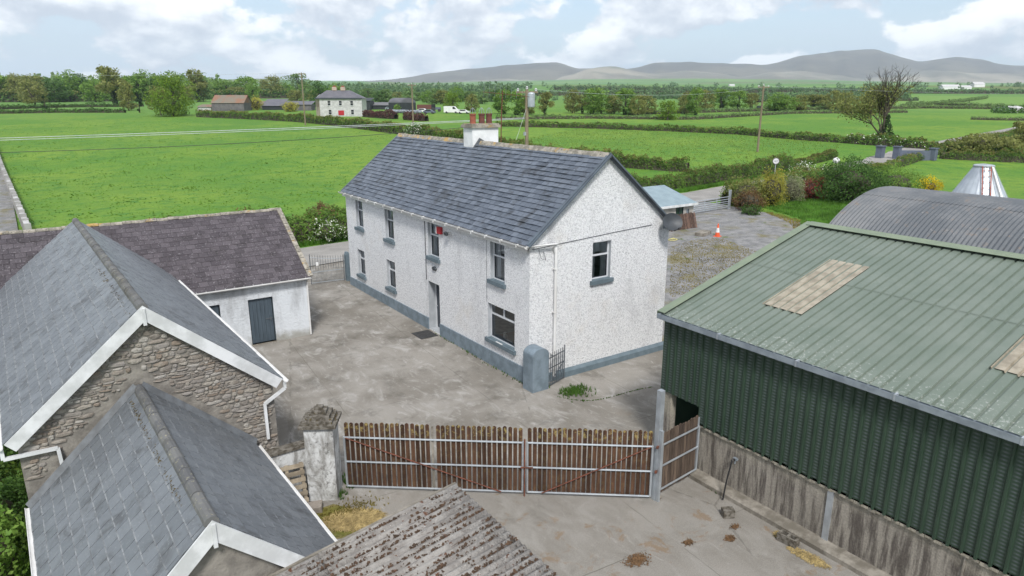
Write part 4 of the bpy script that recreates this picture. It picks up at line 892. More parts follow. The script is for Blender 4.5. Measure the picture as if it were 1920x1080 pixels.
# ridge flashing, verge flashing, gutter
b = MB(); b.poly((SRX-.28, SYF+.02, SRZ+.01), (SRX-.28, SYN, SRZ+.01), (SRX, SYN, SRZ+.085), (SRX, SYF+.02, SRZ+.085)); b.poly((SRX, SYF+.02, SRZ+.085), (SRX, SYN, SRZ+.085), (SRX+.28, SYN, SRZ+.01), (SRX+.28, SYF+.02, SRZ+.01)); o = b.build('ridge_flashing', 'green_trim', GS); solid(o, .01)
b = MB(); e_ = Oe+V(0, SYF, 0)+V(-.02, 0, .05); t_ = V(SRX, SYF, SRZ+.06); b.extrude([e_-V(0, .10, 0), t_-V(0, .10, 0), t_+V(0, .17, 0), e_+V(0, .17, 0)], V(0, 0, .012)); b.extrude([e_+V(0, .17, 0), t_+V(0, .17, 0), t_+V(0, .17, -.22), e_+V(0, .17, -.22)], V(0, .012, 0)); b.build('verge_flashing', 'green_trim', GS)
b = MB(); gx_ = Oe[0]-.03; gz_ = Oe[2]-.0
b.box(gx_-.10, gx_+.05, SYN, SYF+.05, gz_-.11, gz_-.10); b.box(gx_-.112, gx_-.10, SYN, SYF+.05, gz_-.11, gz_+.02); b.box(gx_+.045, gx_+.056, SYN, SYF+.05, gz_-.10, gz_-.01); b.box(gx_-.112, gx_+.056, SYF+.05, SYF+.06, gz_-.11, gz_+.02); gu = b.build('gutter', 'grey_steel', GS)
for y_ in np.arange(SYF-2.0, SYN, -2.2): MB().box(gx_-.118, gx_+.02, y_-.02, y_+.02, gz_-.118, gz_+.028).build('gutter_joint', 'galvanised', gu)
b = MB(); b.box(SX+.06, SX+.26, SYN, 11.0, -.02, 1.53); b.build('concrete_wall', 'streaked_concrete', GS)
b = MB(); n = 96
for i in range(n):
    ya = 11.0-(16.0)*i/n; b.obox((SX+.055, ya-.085, 1.49+rng.uniform(-.012, .012)), np.eye(3), (.055, .078, .045+rng.uniform(0, .02)))
b.build('wall_coping', 'streaked_concrete', GS)
MB().box(SX+.02, SX+.06, 7.13, 7.27, .1, 1.50).build('stanchion', 'galvanised', GS, label='white galvanised strip of steel stanchion in the concrete wall')
MB().box(SX+.03, SX+.06, 4.40, 4.43, .1, 1.50).build('wall_joint', 'kerb_concrete', GS)
MB().box(SX+.05, SX+.27, 12.08, 12.40, 0, 2.4).build('corner_column', 'streaked_concrete', GS)
b = MB(); b.box(SX+.3, 26.7, SYF-.05, SYF, 0, 4.2); b.poly((SX+.3, SYF-.03, 4.2), (26.7, SYF-.03, 4.2), (SRX, SYF-.03, SRZ-.08)); b.box(26.6, 26.7, SYN, SYF, 0, 4.3); b.build('end_wall', 'dark_green_sheet', GS)
for k in range(7): b = MB(); corr(b, (SX+2.0, 11.0+.26*k, 0), V(0, 1, 0), V(0, 0, 1), .25, 2.6, .25, .03, 'trap'); b.build('inner_sheet', 'dark_green_sheet', GS)
b = MB(); sv2 = unit(V(26.8-SRX, 0, SEZ-SRZ)); corr(b, V(SRX, SYN, SRZ), sv2, V(0, 1, 0), 7.0, SYF-SYN, 7.0, 0.0); b.build('far_roof_slope', 'green_roof_sheet', GS)
kb = MB(); kb.extrude([(13.38, SYN, -.02), (13.72, SYN, -.02), (13.72, SYN, .17), (13.44, SYN, .15), (13.38, SYN, .11)], (0, 10.98-SYN, 0)); kb.build('kerb', 'kerb_concrete', kind='structure')
# ------------------------------------------------------------------ arched barn and silo behind it
BN = thing('arched_barn', 'grey round-roofed corrugated iron hay barn behind the green shed', 'barn', (31.3, 8, 0))
def arch_sheet(y0, y1, mat, nm, xc=31.4, half=4.3, zt=6.15, Rr=6.9, pitch=.16, amp=.022, a0=-1, a1=1):
    am = math.asin(half/Rr); n = int((y1-y0)/pitch)*4; rows = []
    for a in np.linspace(am*a0, am*a1, 15): rows.append([V(xc+(Rr+amp*math.sin(i*math.pi/2))*math.sin(a), y0+(y1-y0)*i/n, zt-Rr+(Rr+amp*math.sin(i*math.pi/2))*math.cos(a)) for i in range(n+1)])
    b = MB(); b.grid(rows); o = b.build(nm, mat, BN, smooth=False); return o
for k in range(9):
    for a0, a1 in ((-1, -.33), (-.36, .36), (.33, 1)): arch_sheet(16.1-2.2*(k+1), 16.1-2.2*k, 'barn_iron', 'roof_sheet', zt=6.15+(.012 if a0 > -.5 and a1 < .5 else 0), a0=a0, a1=a1)
b = MB(); b.box(27.12, 27.2, -3.5, 16.0, 0, 4.66); b.box(35.6, 35.68, -3.5, 16.0, 0, 4.66); am = math.asin(4.25/6.9)
b.extrude([V(31.4+6.86*math.sin(a), 15.95, 6.15-6.9+6.86*math.cos(a)) for a in np.linspace(-am, am, 15)]+[V(35.6, 15.95, 0), V(27.2, 15.95, 0)], (0, .04, 0)); b.build('wall', 'barn_iron', BN)
SI = thing('grain_silo', 'galvanised conical silo top with red ladder behind the arched barn', 'silo', tuple(at_dist(1843, 330, 40)*V(1, 1, 0)))
def silo():
    c = at_dist(1845, 312, 40); zt = c[2]; c = V(c[0], c[1], 0); k = 40/1300.0; rt = 16*k*1.0; rb = 66*k; zb = zt-92*k; n = 24
    pr_ = lambda z: rt+(rb-rt)*(zt-z)/(zt-zb)
    for i in range(n):
        a0, a1 = 2*math.pi*i/n, 2*math.pi*(i+1)/n; b = MB(); P = lambda a, z, e=0: c+V((pr_(z)+e)*math.cos(a), (pr_(z)+e)*math.sin(a), z)
        b.poly(P(a0, zb), P(a1, zb), P(a1, zt), P(a0, zt)); b.poly(P(a0-.012, zb, .03), P(a0+.02, zb, .03), P(a0+.03, zt, .03), P(a0-.03, zt, .03)); b.build('roof_panel', 'silo_zinc', SI)
    b = MB(); b.lathe(c, [(rt*1.08, zt-.06), (rt*1.12, zt+.05), (rt*1.0, zt+.10), (.02, zt+.16)], 20); b.build('cap', 'galvanised', SI); b = MB(); b.lathe(c, [(rb, 0), (rb, zb), (rb*.98, zb+.01)], 32); b.build('drum', 'silo_zinc', SI)
    va = math.atan2(-c[1], -c[0])+.25; L = MB(); P = lambda a, z, e: c+V((pr_(z)+e)*math.cos(a), (pr_(z)+e)*math.sin(a), z)
    tn = V(-math.sin(va), math.cos(va), 0)*.21
    for s_ in (-1, 1): L.beam(P(va, zt+.05, .12)+tn*s_, P(va, zb, .12)+tn*s_, .045, .045)
    for i in range(9): z = zb+(zt-zb)*(i+.5)/9; L.beam(P(va, z, .12)-tn, P(va, z, .12)+tn, .03, .03)
    L.build('ladder', 'rust_red', SI)
    b = MB(); a = va+.62; b.beam(P(a, zt, .05), P(a, zb, .05), .14, .07); b.build('rail', 'white_plastic', SI)
plain('rust_red', (.34, .07, .035), (.22, .05, .03), 5, .7); silo()
# ------------------------------------------------------------------ big boarded yard gate
gA, gM, gB = V(5.50, 15.76, 0), V(9.17, 12.90, 0), V(11.80, 10.84, 0); gd = unit(gB-gA); gn = V(gd[1], -gd[0], 0)      # gn points towards the camera
gn = gn if gn[1] < 0 else -gn
def board_mesh(h, w):
    c = .35*w; me = MB().extrude([(-w/2, -.011, .0), (w/2, -.011, 0), (w/2, -.011, h-c), (w*.3, -.011, h-c*.35), (0, -.011, h), (-w*.3, -.011, h-c*.35), (-w/2, -.011, h-c)], (0, .022, 0)).mesh('board'); return me
BM = {}
def leaf(name, label, P0, P1, n, h, diag, gaps=(), mat='gate_board', zb=.06, w=.098, rails=(.10, .82, 1.52)):
    t = thing(name, label, 'gate', tuple((P0+P1)/2), None); d = unit(P1-P0); L = np.linalg.norm(P1-P0); nn = V(d[1], -d[0], 0); nn = nn if nn[1] < 0 else -nn
    b = MB()
    for z in rails: b.tube([P0+V(0, 0, z)+nn*.05, P1+V(0, 0, z)+nn*.05], .026, 8)
    for p in (P0, P1): b.tube([p+nn*.05+V(0, 0, rails[0]), p+nn*.05+V(0, 0, rails[-1]+.02)], .03, 8)
    fr = b.build('frame', 'galvanised', t, smooth=False)
    if diag:
        a, c = (P0, P1) if diag > 0 else (P1, P0); b = MB(); b.tube([a+V(0, 0, rails[-1])+nn*.09+d*.05*diag, a+(c-a)*.88+V(0, 0, rails[0])+nn*.09], .017, 6); b.build('brace', 'rust', t)
    key = (h, w, mat)
    if key not in BM: BM[key] = board_mesh(h, w); BM[key].materials.append(MATS[mat])
    for i in range(n):
        u = L*(i+.5)/n
        if any(abs(u/L-g_) < .5/n for g_ in gaps): continue
        o = bpy.data.objects.new('board', BM[key]); COL.objects.link(o); p = P0+d*u+V(0, 0, zb+rng.uniform(-.02, .02))
        o.matrix_basis = Matrix.Translation(p) @ Matrix.Rotation(math.atan2(d[1], d[0])+rng.uniform(-.02, .02), 4, 'Z') @ Matrix.Rotation(rng.uniform(-.006, .006), 4, 'Y'); par(o, t)
    return t, d, nn
gl_, gdir, gnn = leaf('yard_gate', 'wider brown boarded gate leaf hung on the whitewashed pillar', gA, gM, 35, 1.87, 1, (.498,))
MB().obox(gA+(gM-gA)*.497+V(0, 0, .95)+gnn*-.0, (gdir, gnn, V(0, 0, 1)), (.03, .012, .93)).build('batten', 'kerb_concrete', gl_)
gr_, _, _ = leaf('yard_gate', 'narrower brown boarded gate leaf hung on the galvanised post', gM+gdir*.12, gB-gdir*.05, 25, 1.87, -1)
b = MB(); p = gM+gdir*.05+gnn*.06; b.tube([p+V(0, 0, .0), p+V(0, 0, 1.62)], .022, 7); b.tube([p+gnn*.04+V(0, 0, -.0), p+gnn*.04+V(0, 0, .62)], .02, 7); b.beam(p-gdir*.1+V(0, 0, .84)+gnn*.05, p+gdir*.22+V(0, 0, .84)+gnn*.05, .03, .03); tag(b.build('drop_bolt', 'rust'), 'rusty drop bolt where the two boarded gate leaves meet', 'bolt')
ps = thing('gate_post', 'tall galvanised steel gate post at the corner of the green shed', 'post', (11.86, 10.78, 0))
b = MB(); b.box(11.79, 11.93, 10.71, 10.85, 0, 3.05); b.build('shaft', 'galvanised', ps); b = MB(); b.box(11.81, 11.88, 10.62, 10.70, .0, 2.0); b.build('hinge_tube', 'galvanised', ps)
b = MB()
for z in (.86, 1.55): b.beam((11.72, 10.68, z), (12.05, 10.82, z), .05, .06)
b.build('hinge', 'rust', ps)
leaf('side_gate', 'short weathered boarded gate against the concrete shed wall', V(12.02, 10.82, 0), V(13.58, 10.98, 0), 13, 1.72, 0, (), 'weathered_board', .10, .112, (.22, .90, 1.50))
b = MB(); b.box(13.56, 13.63, 10.96, 11.03, .1, 1.75); sp_ = b.build('steel_post', 'galvanised'); tag(sp_, 'slim steel post holding the short gate at the shed wall', 'post')
# whitewashed pillar with its stepped cap
PL = thing('gate_pillar', 'stained whitewashed gate pillar with mossy stepped stone cap', 'pillar', (4.95, 15.85, 0)); pa = R(-31); e1, e2 = V(math.cos(pa), math.sin(pa), 0), V(-math.sin(pa), math.cos(pa), 0); pc = V(4.93, 15.84, 0)
b = MB(); b.obox(pc+V(0, 0, 1.02), (e1, e2, V(0, 0, 1)), (.36, .34, 1.04)); b.build('shaft', 'stained_whitewash', PL)
z = 2.06
for i, (w, h) in enumerate(((.46, .08), (.37, .09), (.28, .10), (.18, .10), (.09, .08))):
    b = MB(); b.obox(pc+V(rng.uniform(-.01, .01), rng.uniform(-.01, .01), z+h/2), (e1, e2, V(0, 0, 1)), (w, w*.95, h/2)); b.build('cap_stone', 'mossy_cap', PL); z += h
r_ = np.random.default_rng(8); P = np.stack([r_.uniform(-.4, .4, 220), r_.uniform(-.4, .4, 220), np.zeros(220)], 1); P[:, 2] = 2.14+.40*(1-np.maximum(abs(P[:, 0]), abs(P[:, 1]))/.42); P = pc[None]+P[:, :1]*e1[None]+P[:, 1:2]*e2[None]+np.array([0, 0, 1])[None]*P[:, 2:]
link('moss', leaf_mesh('moss', P, .05, r_, V(0, 0, 1)[None]), 'moss_clump', PL, kind='stuff')
LW = thing('low_wall', 'low stained concrete wall between the slated outbuilding and the pillar', 'wall', (4.1, 16.1, 0)); b = MB(); b.box(3.35, 4.72, 15.98, 16.18, -.02, 1.42); b.build('wall', 'stained_whitewash', LW); MB().box(3.32, 4.70, 15.93, 16.23, 1.42, 1.5).build('coping', 'mossy_cap', LW)
pt = thing('pallet', 'grey wooden pallet leaning on the low wall behind the outbuilding', 'pallet', (3.95, 15.6, 0)); pu = unit(V(.95, -.1, 0)); pw = unit(V(.05, .42, 1.0)); pn = np.cross(pu, pw); pO = V(3.50, 15.42, .02)
for i in range(7): MB().obox(pO+pu*.42+pw*(.08+.175*i), (pu, pw, pn), (.42, .055, .011)).build('slat', 'pallet_wood', pt)
for u in (.06, .42, .78): MB().obox(pO+pu*u+pw*.6-pn*.055, (pu, pw, pn), (.04, .6, .04)).build('bearer', 'pallet_wood', pt)
tag(MB().obox((4.42, 15.22, .10), (unit(V(.9, -.4, .1)), unit(V(.4, .9, .2)), unit(V(-.1, -.1, 1))), (.18, .13, .09)).build('stone_block', 'rubble_stone'), 'dark stone block at the foot of the whitewashed pillar', 'stone')
# yard clutter
def px_wall(x, y, X): d = ray(x, y); return _C+d*(X/d[0])
tp = px_wall(1383, 862, SX+.05); hs_ = thing('water_tap', 'outdoor tap with black hose hanging from the concrete wall', 'tap', tuple(tp))
b = MB(); b.tube([tp+V(.02, 0, 0), tp-V(.12, 0, 0)], .022, 7); b.tube([tp+V(-.10, 0, .07), tp+V(-.10, 0, -.08)], .018, 7); b.box(tp[0]-.14, tp[0]-.06, tp[1]-.05, tp[1]+.05, tp[2]+.06, tp[2]+.085); b.build('valve', 'grey_steel', hs_)
he = g(1355, 938, .02); b = MB(); t_ = np.linspace(0, 1, 12); b.tube([tp+V(-.12, 0, .02)+(he-tp+V(.12, 0, 0))*V(k**.9, k**.9, 0)+V(0, 0, (he[2]-tp[2])*k**2.2+.10*math.sin(math.pi*min(1, k*2.2))*(k < .45)) for k in t_], .02, 7); b.build('hose', 'black_plastic', hs_)
def lump(name, c, s_, mat, seed, label, cat, bev=.25):
    r_ = random.Random(seed); b = MB(); rows = []
    for i in range(7):
        a = -math.pi/2+math.pi*i/6; rows.append([V(c[0]+s_[0]*math.copysign(abs(math.cos(a)*math.cos(t__))**.6, math.cos(t__))*r_.uniform(.9, 1.1), c[1]+s_[1]*math.copysign(abs(math.cos(a)*math.sin(t__))**.6, math.sin(t__))*r_.uniform(.9, 1.1), c[2]+s_[2]*(math.copysign(abs(math.sin(a))**.6, math.sin(a))+1)) for t__ in np.linspace(0, 2*math.pi, 11)])
        rows[-1][-1] = rows[-1][0]
    b.grid(rows); return tag(b.build(name, mat, smooth=True), label, cat)
c_ = g(1364, 968); tag(MB().obox(c_+V(0, 0, .11), (unit(V(.8, -.5, .05)), unit(V(.5, .8, 0)), V(0, 0, 1)), (.14, .11, .10)).build('concrete_block', 'mossy_cap'), 'small mossy concrete block lying under the hose end', 'block')
c_ = g(1234, 935); lump('boulder', c_, (.09, .07, .05), 'kerb_concrete', 4, 'pale stone at the foot of the galvanised gate post', 'stone')
c_ = g(1477, 1018); hb = thing('hollow_block', 'mossy hollow concrete block lying against the kerb', 'block', tuple(c_)); hu = V(0.10, -1, 0); hu = unit(hu); hv = V(-hu[1], hu[0], 0)
for s_ in (-1, 1): MB().obox(c_+hv*.085*s_+V(0, 0, .11), (hu, hv, V(0, 0, 1)), (.23, .02, .10)).build('side', 'mossy_cap', hb)
for s_ in (-1, 0, 1): MB().obox(c_+hu*.20*s_+V(0, 0, .108), (hu, hv, V(0, 0, 1)), (.026, .065, .098)).build('web', 'mossy_cap', hb)
MB().obox(c_+V(0, 0, .015), (hu, hv, V(0, 0, 1)), (.17, .06, .012)).build('base', 'mossy_cap', hb)
def strands(name, c, rx, ry, n, ln, mat, seed, label, cat, zmax=.05, th=.012, rot=0.0):
    r_ = np.random.default_rng(seed); a = r_.uniform(0, 2*math.pi, n); rr = np.sqrt(r_.uniform(0, 1, n)); x, y = rx*rr*np.cos(a), ry*rr*np.sin(a)
    P = np.stack([c[0]+x*math.cos(rot)-y*math.sin(rot), c[1]+x*math.sin(rot)+y*math.cos(rot), c[2]+.012+zmax*(1-rr)*r_.uniform(0, 1, n)], 1)
    th_ = r_.uniform(0, math.pi, n); d = np.stack([np.cos(th_), np.sin(th_), r_.uniform(-.15, .15, n)], 1)*(ln*r_.uniform(.4, 1.2, n))[:, None]*.5; w = np.cross(d, [0, 0, 1.0]); w = w/np.linalg.norm(w, axis=1)[:, None]*th*.5
    vs_ = np.stack([P-d-w, P+d-w, P+d+w, P-d+w], 1).reshape(-1, 3); o = link(name, np_mesh(name, vs_, np.arange(4*n).reshape(-1, 4)), mat); return tag(o, label, cat, kind='stuff')
strands('straw', g(665, 975), .75, .42, 1500, .30, 'straw', 2, 'scattered pale straw beside the whitewashed pillar', 'straw', .07, .012, -.5)
strands('straw', g(1515, 1045), .16, .5, 420, .16, 'straw', 3, 'small patch of straw along the concrete kerb', 'straw', .03, .010, .1)
strands('straw', g(1462, 1003), .16, .12, 120, .14, 'straw', 4, 'wisp of straw beside the hollow block', 'straw', .03, .010)
for i, (x, y, s_, lab) in enumerate(((1195, 1050, .26, 'largest heap of brown dung at the bottom of the yard'), (1370, 1010, .13, 'brown dung on the slab crack below the block'), (1290, 1018, .12, 'brown dung patch in the middle of the lower yard'), (1378, 988, .10, 'small dung patch beside the hose block'))):
    r_ = np.random.default_rng(20+i); n = int(520*s_/.2); c_ = g(x, y); P = np.stack([c_[0]+r_.normal(0, s_*.5, n), c_[1]+r_.normal(0, s_*.32, n), .008+abs(r_.normal(0, .010, n))], 1); o = link('dung', leaf_mesh('dung', P, .04, r_, V(0, 0, 1)[None]*2.5, .8), 'dung'); tag(o, lab, 'dung', kind='stuff')
def tuft(P, h, rng_, n=7, w=.012, spread=.5):
    """blades of grass from each point: arrays of triangles"""
    N = len(P); P = np.repeat(P, n, 0); a = rng_.uniform(0, 2*math.pi, N*n); l = np.repeat(h, n)*rng_.uniform(.5, 1.15, N*n); lean = rng_.uniform(.1, spread, N*n)
    d = np.stack([np.cos(a)*lean, np.sin(a)*lean, np.ones(N*n)], 1)*l[:, None]; s_ = np.stack([-np.sin(a), np.cos(a), np.zeros(N*n)], 1)*(w*l/np.mean(l))[:, None]
    P = P+np.stack([np.cos(a), np.sin(a), np.zeros(N*n)], 1)*(l*.15)[:, None]
    return np.stack([P-s_, P+s_, P+d], 1).reshape(-1, 3)
def grass(name, P, h, mat, seed, label=None, cat=None, n=7, w=.012, spread=.5):
    r_ = np.random.default_rng(seed); vs_ = tuft(P, h, r_, n, w, spread); o = link(name, np_mesh(name, vs_, np.arange(len(vs_)).reshape(-1, 3)), mat); return tag(o, label, cat, kind='stuff')
def scatter(poly, n, seed):
    r_ = np.random.default_rng(seed); poly = np.array(poly, float); lo, hi = poly.min(0), poly.max(0); out = []
    while sum(map(len, out)) < n:
        q = r_.uniform(lo, hi, (n*2, 2)); ins = np.zeros(len(q), bool); j = len(poly)-1
        for i in range(len(poly)):
            c = ((poly[i, 1] > q[:, 1]) != (poly[j, 1] > q[:, 1])) & (q[:, 0] < (poly[j, 0]-poly[i, 0])*(q[:, 1]-poly[i, 1])/(poly[j, 1]-poly[i, 1]+1e-12)+poly[i, 0]); ins ^= c; j = i
        out.append(q[ins])
    return np.concatenate(out)[:n]
def tpts(poly, n, seed, dz=0):
    q = scatter(poly, n, seed); return np.stack([q[:, 0], q[:, 1], terr_z(q[:, 0], q[:, 1])+dz], 1)
def spot(px, n, s_, seed):
    r_ = np.random.default_rng(seed); c = g(*px); return np.stack([c[0]+r_.normal(0, s_[0], n), c[1]+r_.normal(0, s_[1], n), np.full(n, .0)], 1)
grass('weeds', spot((1078, 735), 220, (.30, .22), 31), np.full(220, .14), 'weed_leaf', 31, 'green weeds growing from the slab by the wicket gate', 'weeds', 6, .010)
q = np.array([g(1045+180*t_, 744+8*math.sin(t_*5)-10*t_**3, 0) for t_ in np.random.default_rng(1).uniform(0, 1, 130)]); grass('weeds', q, np.full(130, .05), 'weed_leaf', 32, 'thin line of weeds along the crack behind the shed', 'weeds', 5, .008)
q = np.array([(HX0-.08-abs(r__)*.05, 18.7+t_**1.5*7, 0) for t_, r__ in zip(np.random.default_rng(2).uniform(0, 1, 46), np.random.default_rng(3).normal(size=46))]); grass('weeds', q, np.full(46, .10), 'weed_leaf', 33, 'small weeds at the foot of the farmhouse plinth', 'weeds', 6, .010)
q = np.concatenate([spot((636, 925), 40, (.10, .16), 5), spot((650, 905), 40, (.06, .2), 6)]); grass('weeds', q, np.full(80, .13), 'weed_leaf', 34, 'weeds at the foot of the whitewashed pillar', 'weeds', 6, .011)
grass('moss_grass', spot((655, 960), 500, (.42, .22), 7), np.full(500, .06), 'grass_dry', 35, 'yellow-green mossy grass behind the pillar', 'moss', 5, .010)
q = np.concatenate([spot((1302, 890), 30, (.07, .07), 8), spot((1338, 918), 22, (.05, .1), 9)]); grass('weeds', q, np.full(52, .09), 'weed_leaf', 36, 'weeds where the short gate meets the kerb', 'weeds', 6, .009)
flat('moss_patch', [tuple(g(x, y)[:2]) for x, y in ((588, 958), (625, 945), (690, 962), (712, 975), (640, 1010), (612, 1012))], .004, 'dry_moss')
# ------------------------------------------------------------------ small shed by the drive, lumber, cone, field gate
SH = thing('lean_to_shed', 'small pale shed with blue-grey felt roof behind the farmhouse', 'shed', (40.8, 37, 0)); X0, X1, Y0, Y1, zf, zb_ = 38.4, 43.0, 36.9, 40.2, 1.92, 2.9
b = MB(); wall_with_holes(b, (X0, Y0, 0), (1, 0, 0), X1-X0, zf, [(2.6, 3.4, .85, 1.75), (3.75, 4.1, .9, 1.5)], (0, -1, 0), .1); b.poly((X1, Y0, 0), (X1, Y1, 0), (X1, Y1, zb_), (X1, Y0, zf)); b.poly((X0, Y0, 0), (X0, Y0, zf), (X0, Y1, zb_), (X0, Y1, 0)); b.poly((X0, Y1, 0), (X0, Y1, zb_), (X1, Y1, zb_), (X1, Y1, 0)); b.build('wall', 'shed_wall', SH)
b = MB(); b.extrude([(X0-.15, Y0-.25, zf-.02), (X1+.15, Y0-.25, zf-.02), (X1+.15, Y1+.15, zb_+.05), (X0-.15, Y1+.15, zb_+.05)], (0, 0, .06)); b.build('roof', 'felt_roof', SH)
MB().box(X0-.15, X1+.18, Y0-.31, Y0-.252, zf-.13, zf+.05).build('fascia', 'white_upvc', SH)
MB().box(X0+2.6, X0+3.4, Y0+.06, Y0+.09, .85, 1.75).build('window', 'dark_green_sheet', SH); b = MB()
for x in (2.58, 3.0, 3.4): b.box(X0+x-.025, X0+x+.025, Y0+.0, Y0+.055, .85, 1.75)
b.build('window_frame', 'dark_frame', SH); MB().box(X0+3.75, X0+4.1, Y0+.06, Y0+.09, .9, 1.5).build('hatch', 'grey_steel', SH)
lum = thing('lumber_panel', 'brown slatted timber panel leaning on the small shed', 'panel', (41.6, 36.5, 0)); lu, lw = V(1, 0, 0), unit(V(0, .32, 1)); ln_ = np.cross(lu, lw)
for i in range(13): hgt = .62+.02*math.sin(i*2.1); MB().obox(V(40.85+.175*i, 36.42, 0)+lw*hgt+V(0, rng.uniform(-.03, .03), 0), (lu, lw, ln_), (.075, hgt, .012)).build('slat', 'old_wood', lum)
for z_ in (.35, .95): MB().obox(V(41.9, 36.45, 0)+lw*z_+ln_*-.03, (lu, lw, ln_), (1.15, .04, .015)).build('rail', 'old_wood', lum)
for i, x in enumerate((40.05, 40.38)): tag(MB().obox(V(x, 36.35, 0)+lw*.66, (unit(V(1, 0, -.1*i)), lw, ln_), (.10, .66, .015)).build('timber_plank', 'old_wood'), ('loose brown plank leaning on the shed, farther left one', 'loose brown plank leaning on the shed beside the slatted panel')[i], 'plank')
cn = thing('traffic_cone', 'orange and white traffic cone beside the gravel drive', 'cone', tuple(g(1345, 443))); cc = g(1345, 443); cc[2] = -.01
MB().obox(cc+V(0, 0, .02), (unit(V(1, .3, 0)), unit(V(-.3, 1, 0)), V(0, 0, 1)), (.24, .24, .02)).build('base', 'orange_plastic', cn)
for za, zb2, m in ((.04, .32, 'orange_plastic'), (.32, .66, 'white_plastic'), (.66, .98, 'orange_plastic')): rr = lambda z: .19-.155*z; MB().lathe(cc, [(rr(za), za), (rr(zb2), zb2)], 16).build('cone_band', m, cn)
hp = g(1262, 451); b = MB(); b.tube([V(hp[0]+(.5-.02*k)*math.cos(k*.55), hp[1]+(.40-.015*k)*math.sin(k*.55), .03+.006*k) for k in range(26)], .03, 6); tag(b.build('hose_coil', 'hose_yellow'), 'coil of pale yellow hose lying by the house corner', 'hose')
tag(MB().obox(g(1318, 440)+V(0, 0, .12), (unit(V(.9, .3, 0)), unit(V(-.3, .9, 0)), V(0, 0, 1)), (.75, .35, .12)).build('concrete_slab', 'kerb_concrete'), 'grey concrete slab lying beside the slatted timber panel', 'slab')
FG = thing('field_gate', 'galvanised seven-bar field gate closing the drive from the road', 'gate', (50.5, 41.2, 0)); fa, fb = V(47.6, 41.0, 0), V(53.0, 41.35, 0)
for z in (.15, .32, .5, .69, .9, 1.13): MB().tube([fa+V(0, 0, z), fb+V(0, 0, z)], .036, 6).build('bar', 'galvanised', FG)
b = MB()
for t_ in (0, .33, .66, 1): p = fa+(fb-fa)*t_; b.tube([p+V(0, 0, .12), p+V(0, 0, 1.16)], .038, 6)
b.build('upright', 'galvanised', FG); po = thing('gate_post', 'galvanised post of the field gate beside the garden shrubs', 'post', (53.15, 41.36, 0)); MB().box(53.06, 53.24, 41.27, 41.45, -.1, 1.75).build('shaft', 'galvanised', po)
tag(MB().obox(g(1390, 383)+V(0, 0, .35), (unit(V(.8, -.5, .1)), unit(V(.5, .8, 0)), V(0, 0, 1)), (.3, .2, .36)).build('stone_block', 'kerb_concrete'), 'pale upright stone under the garden shrubs by the gate', 'stone')
# long wall along the left edge of the field: piers and coping
FW = thing('field_wall', 'long grey concrete block wall with coping along the big field', 'wall', (-1.2, 66, 0))
wa, wb = V(-1.35, 60, 0), V(-7.6, 185, 0); n = 46
for i in range(n):
    a, c = wa+(wb-wa)*i/n, wa+(wb-wa)*((i+1)/n); za = tz(a[0], a[1]); hgt = 1.15+.12*(i % 3 == 0)
    MB().beam(a+V(0, 0, za+hgt/2-.1), c+V(0, 0, za+hgt/2-.1), .22, hgt).build('wall_bay', 'wall_block', FW); MB().beam(a+V(0, 0, za+hgt-.06), c+V(0, 0, za+hgt-.06)-(c-a)*.06, .36, .09).build('coping', 'wall_coping_pale', FW)
    MB().obox(a+V(0, 0, za+.6), (unit(wb-wa), unit(np.cross(wb-wa, V(0, 0, 1))), V(0, 0, 1)), (.2, .21, .78)).build('pier', 'wall_block', FW)
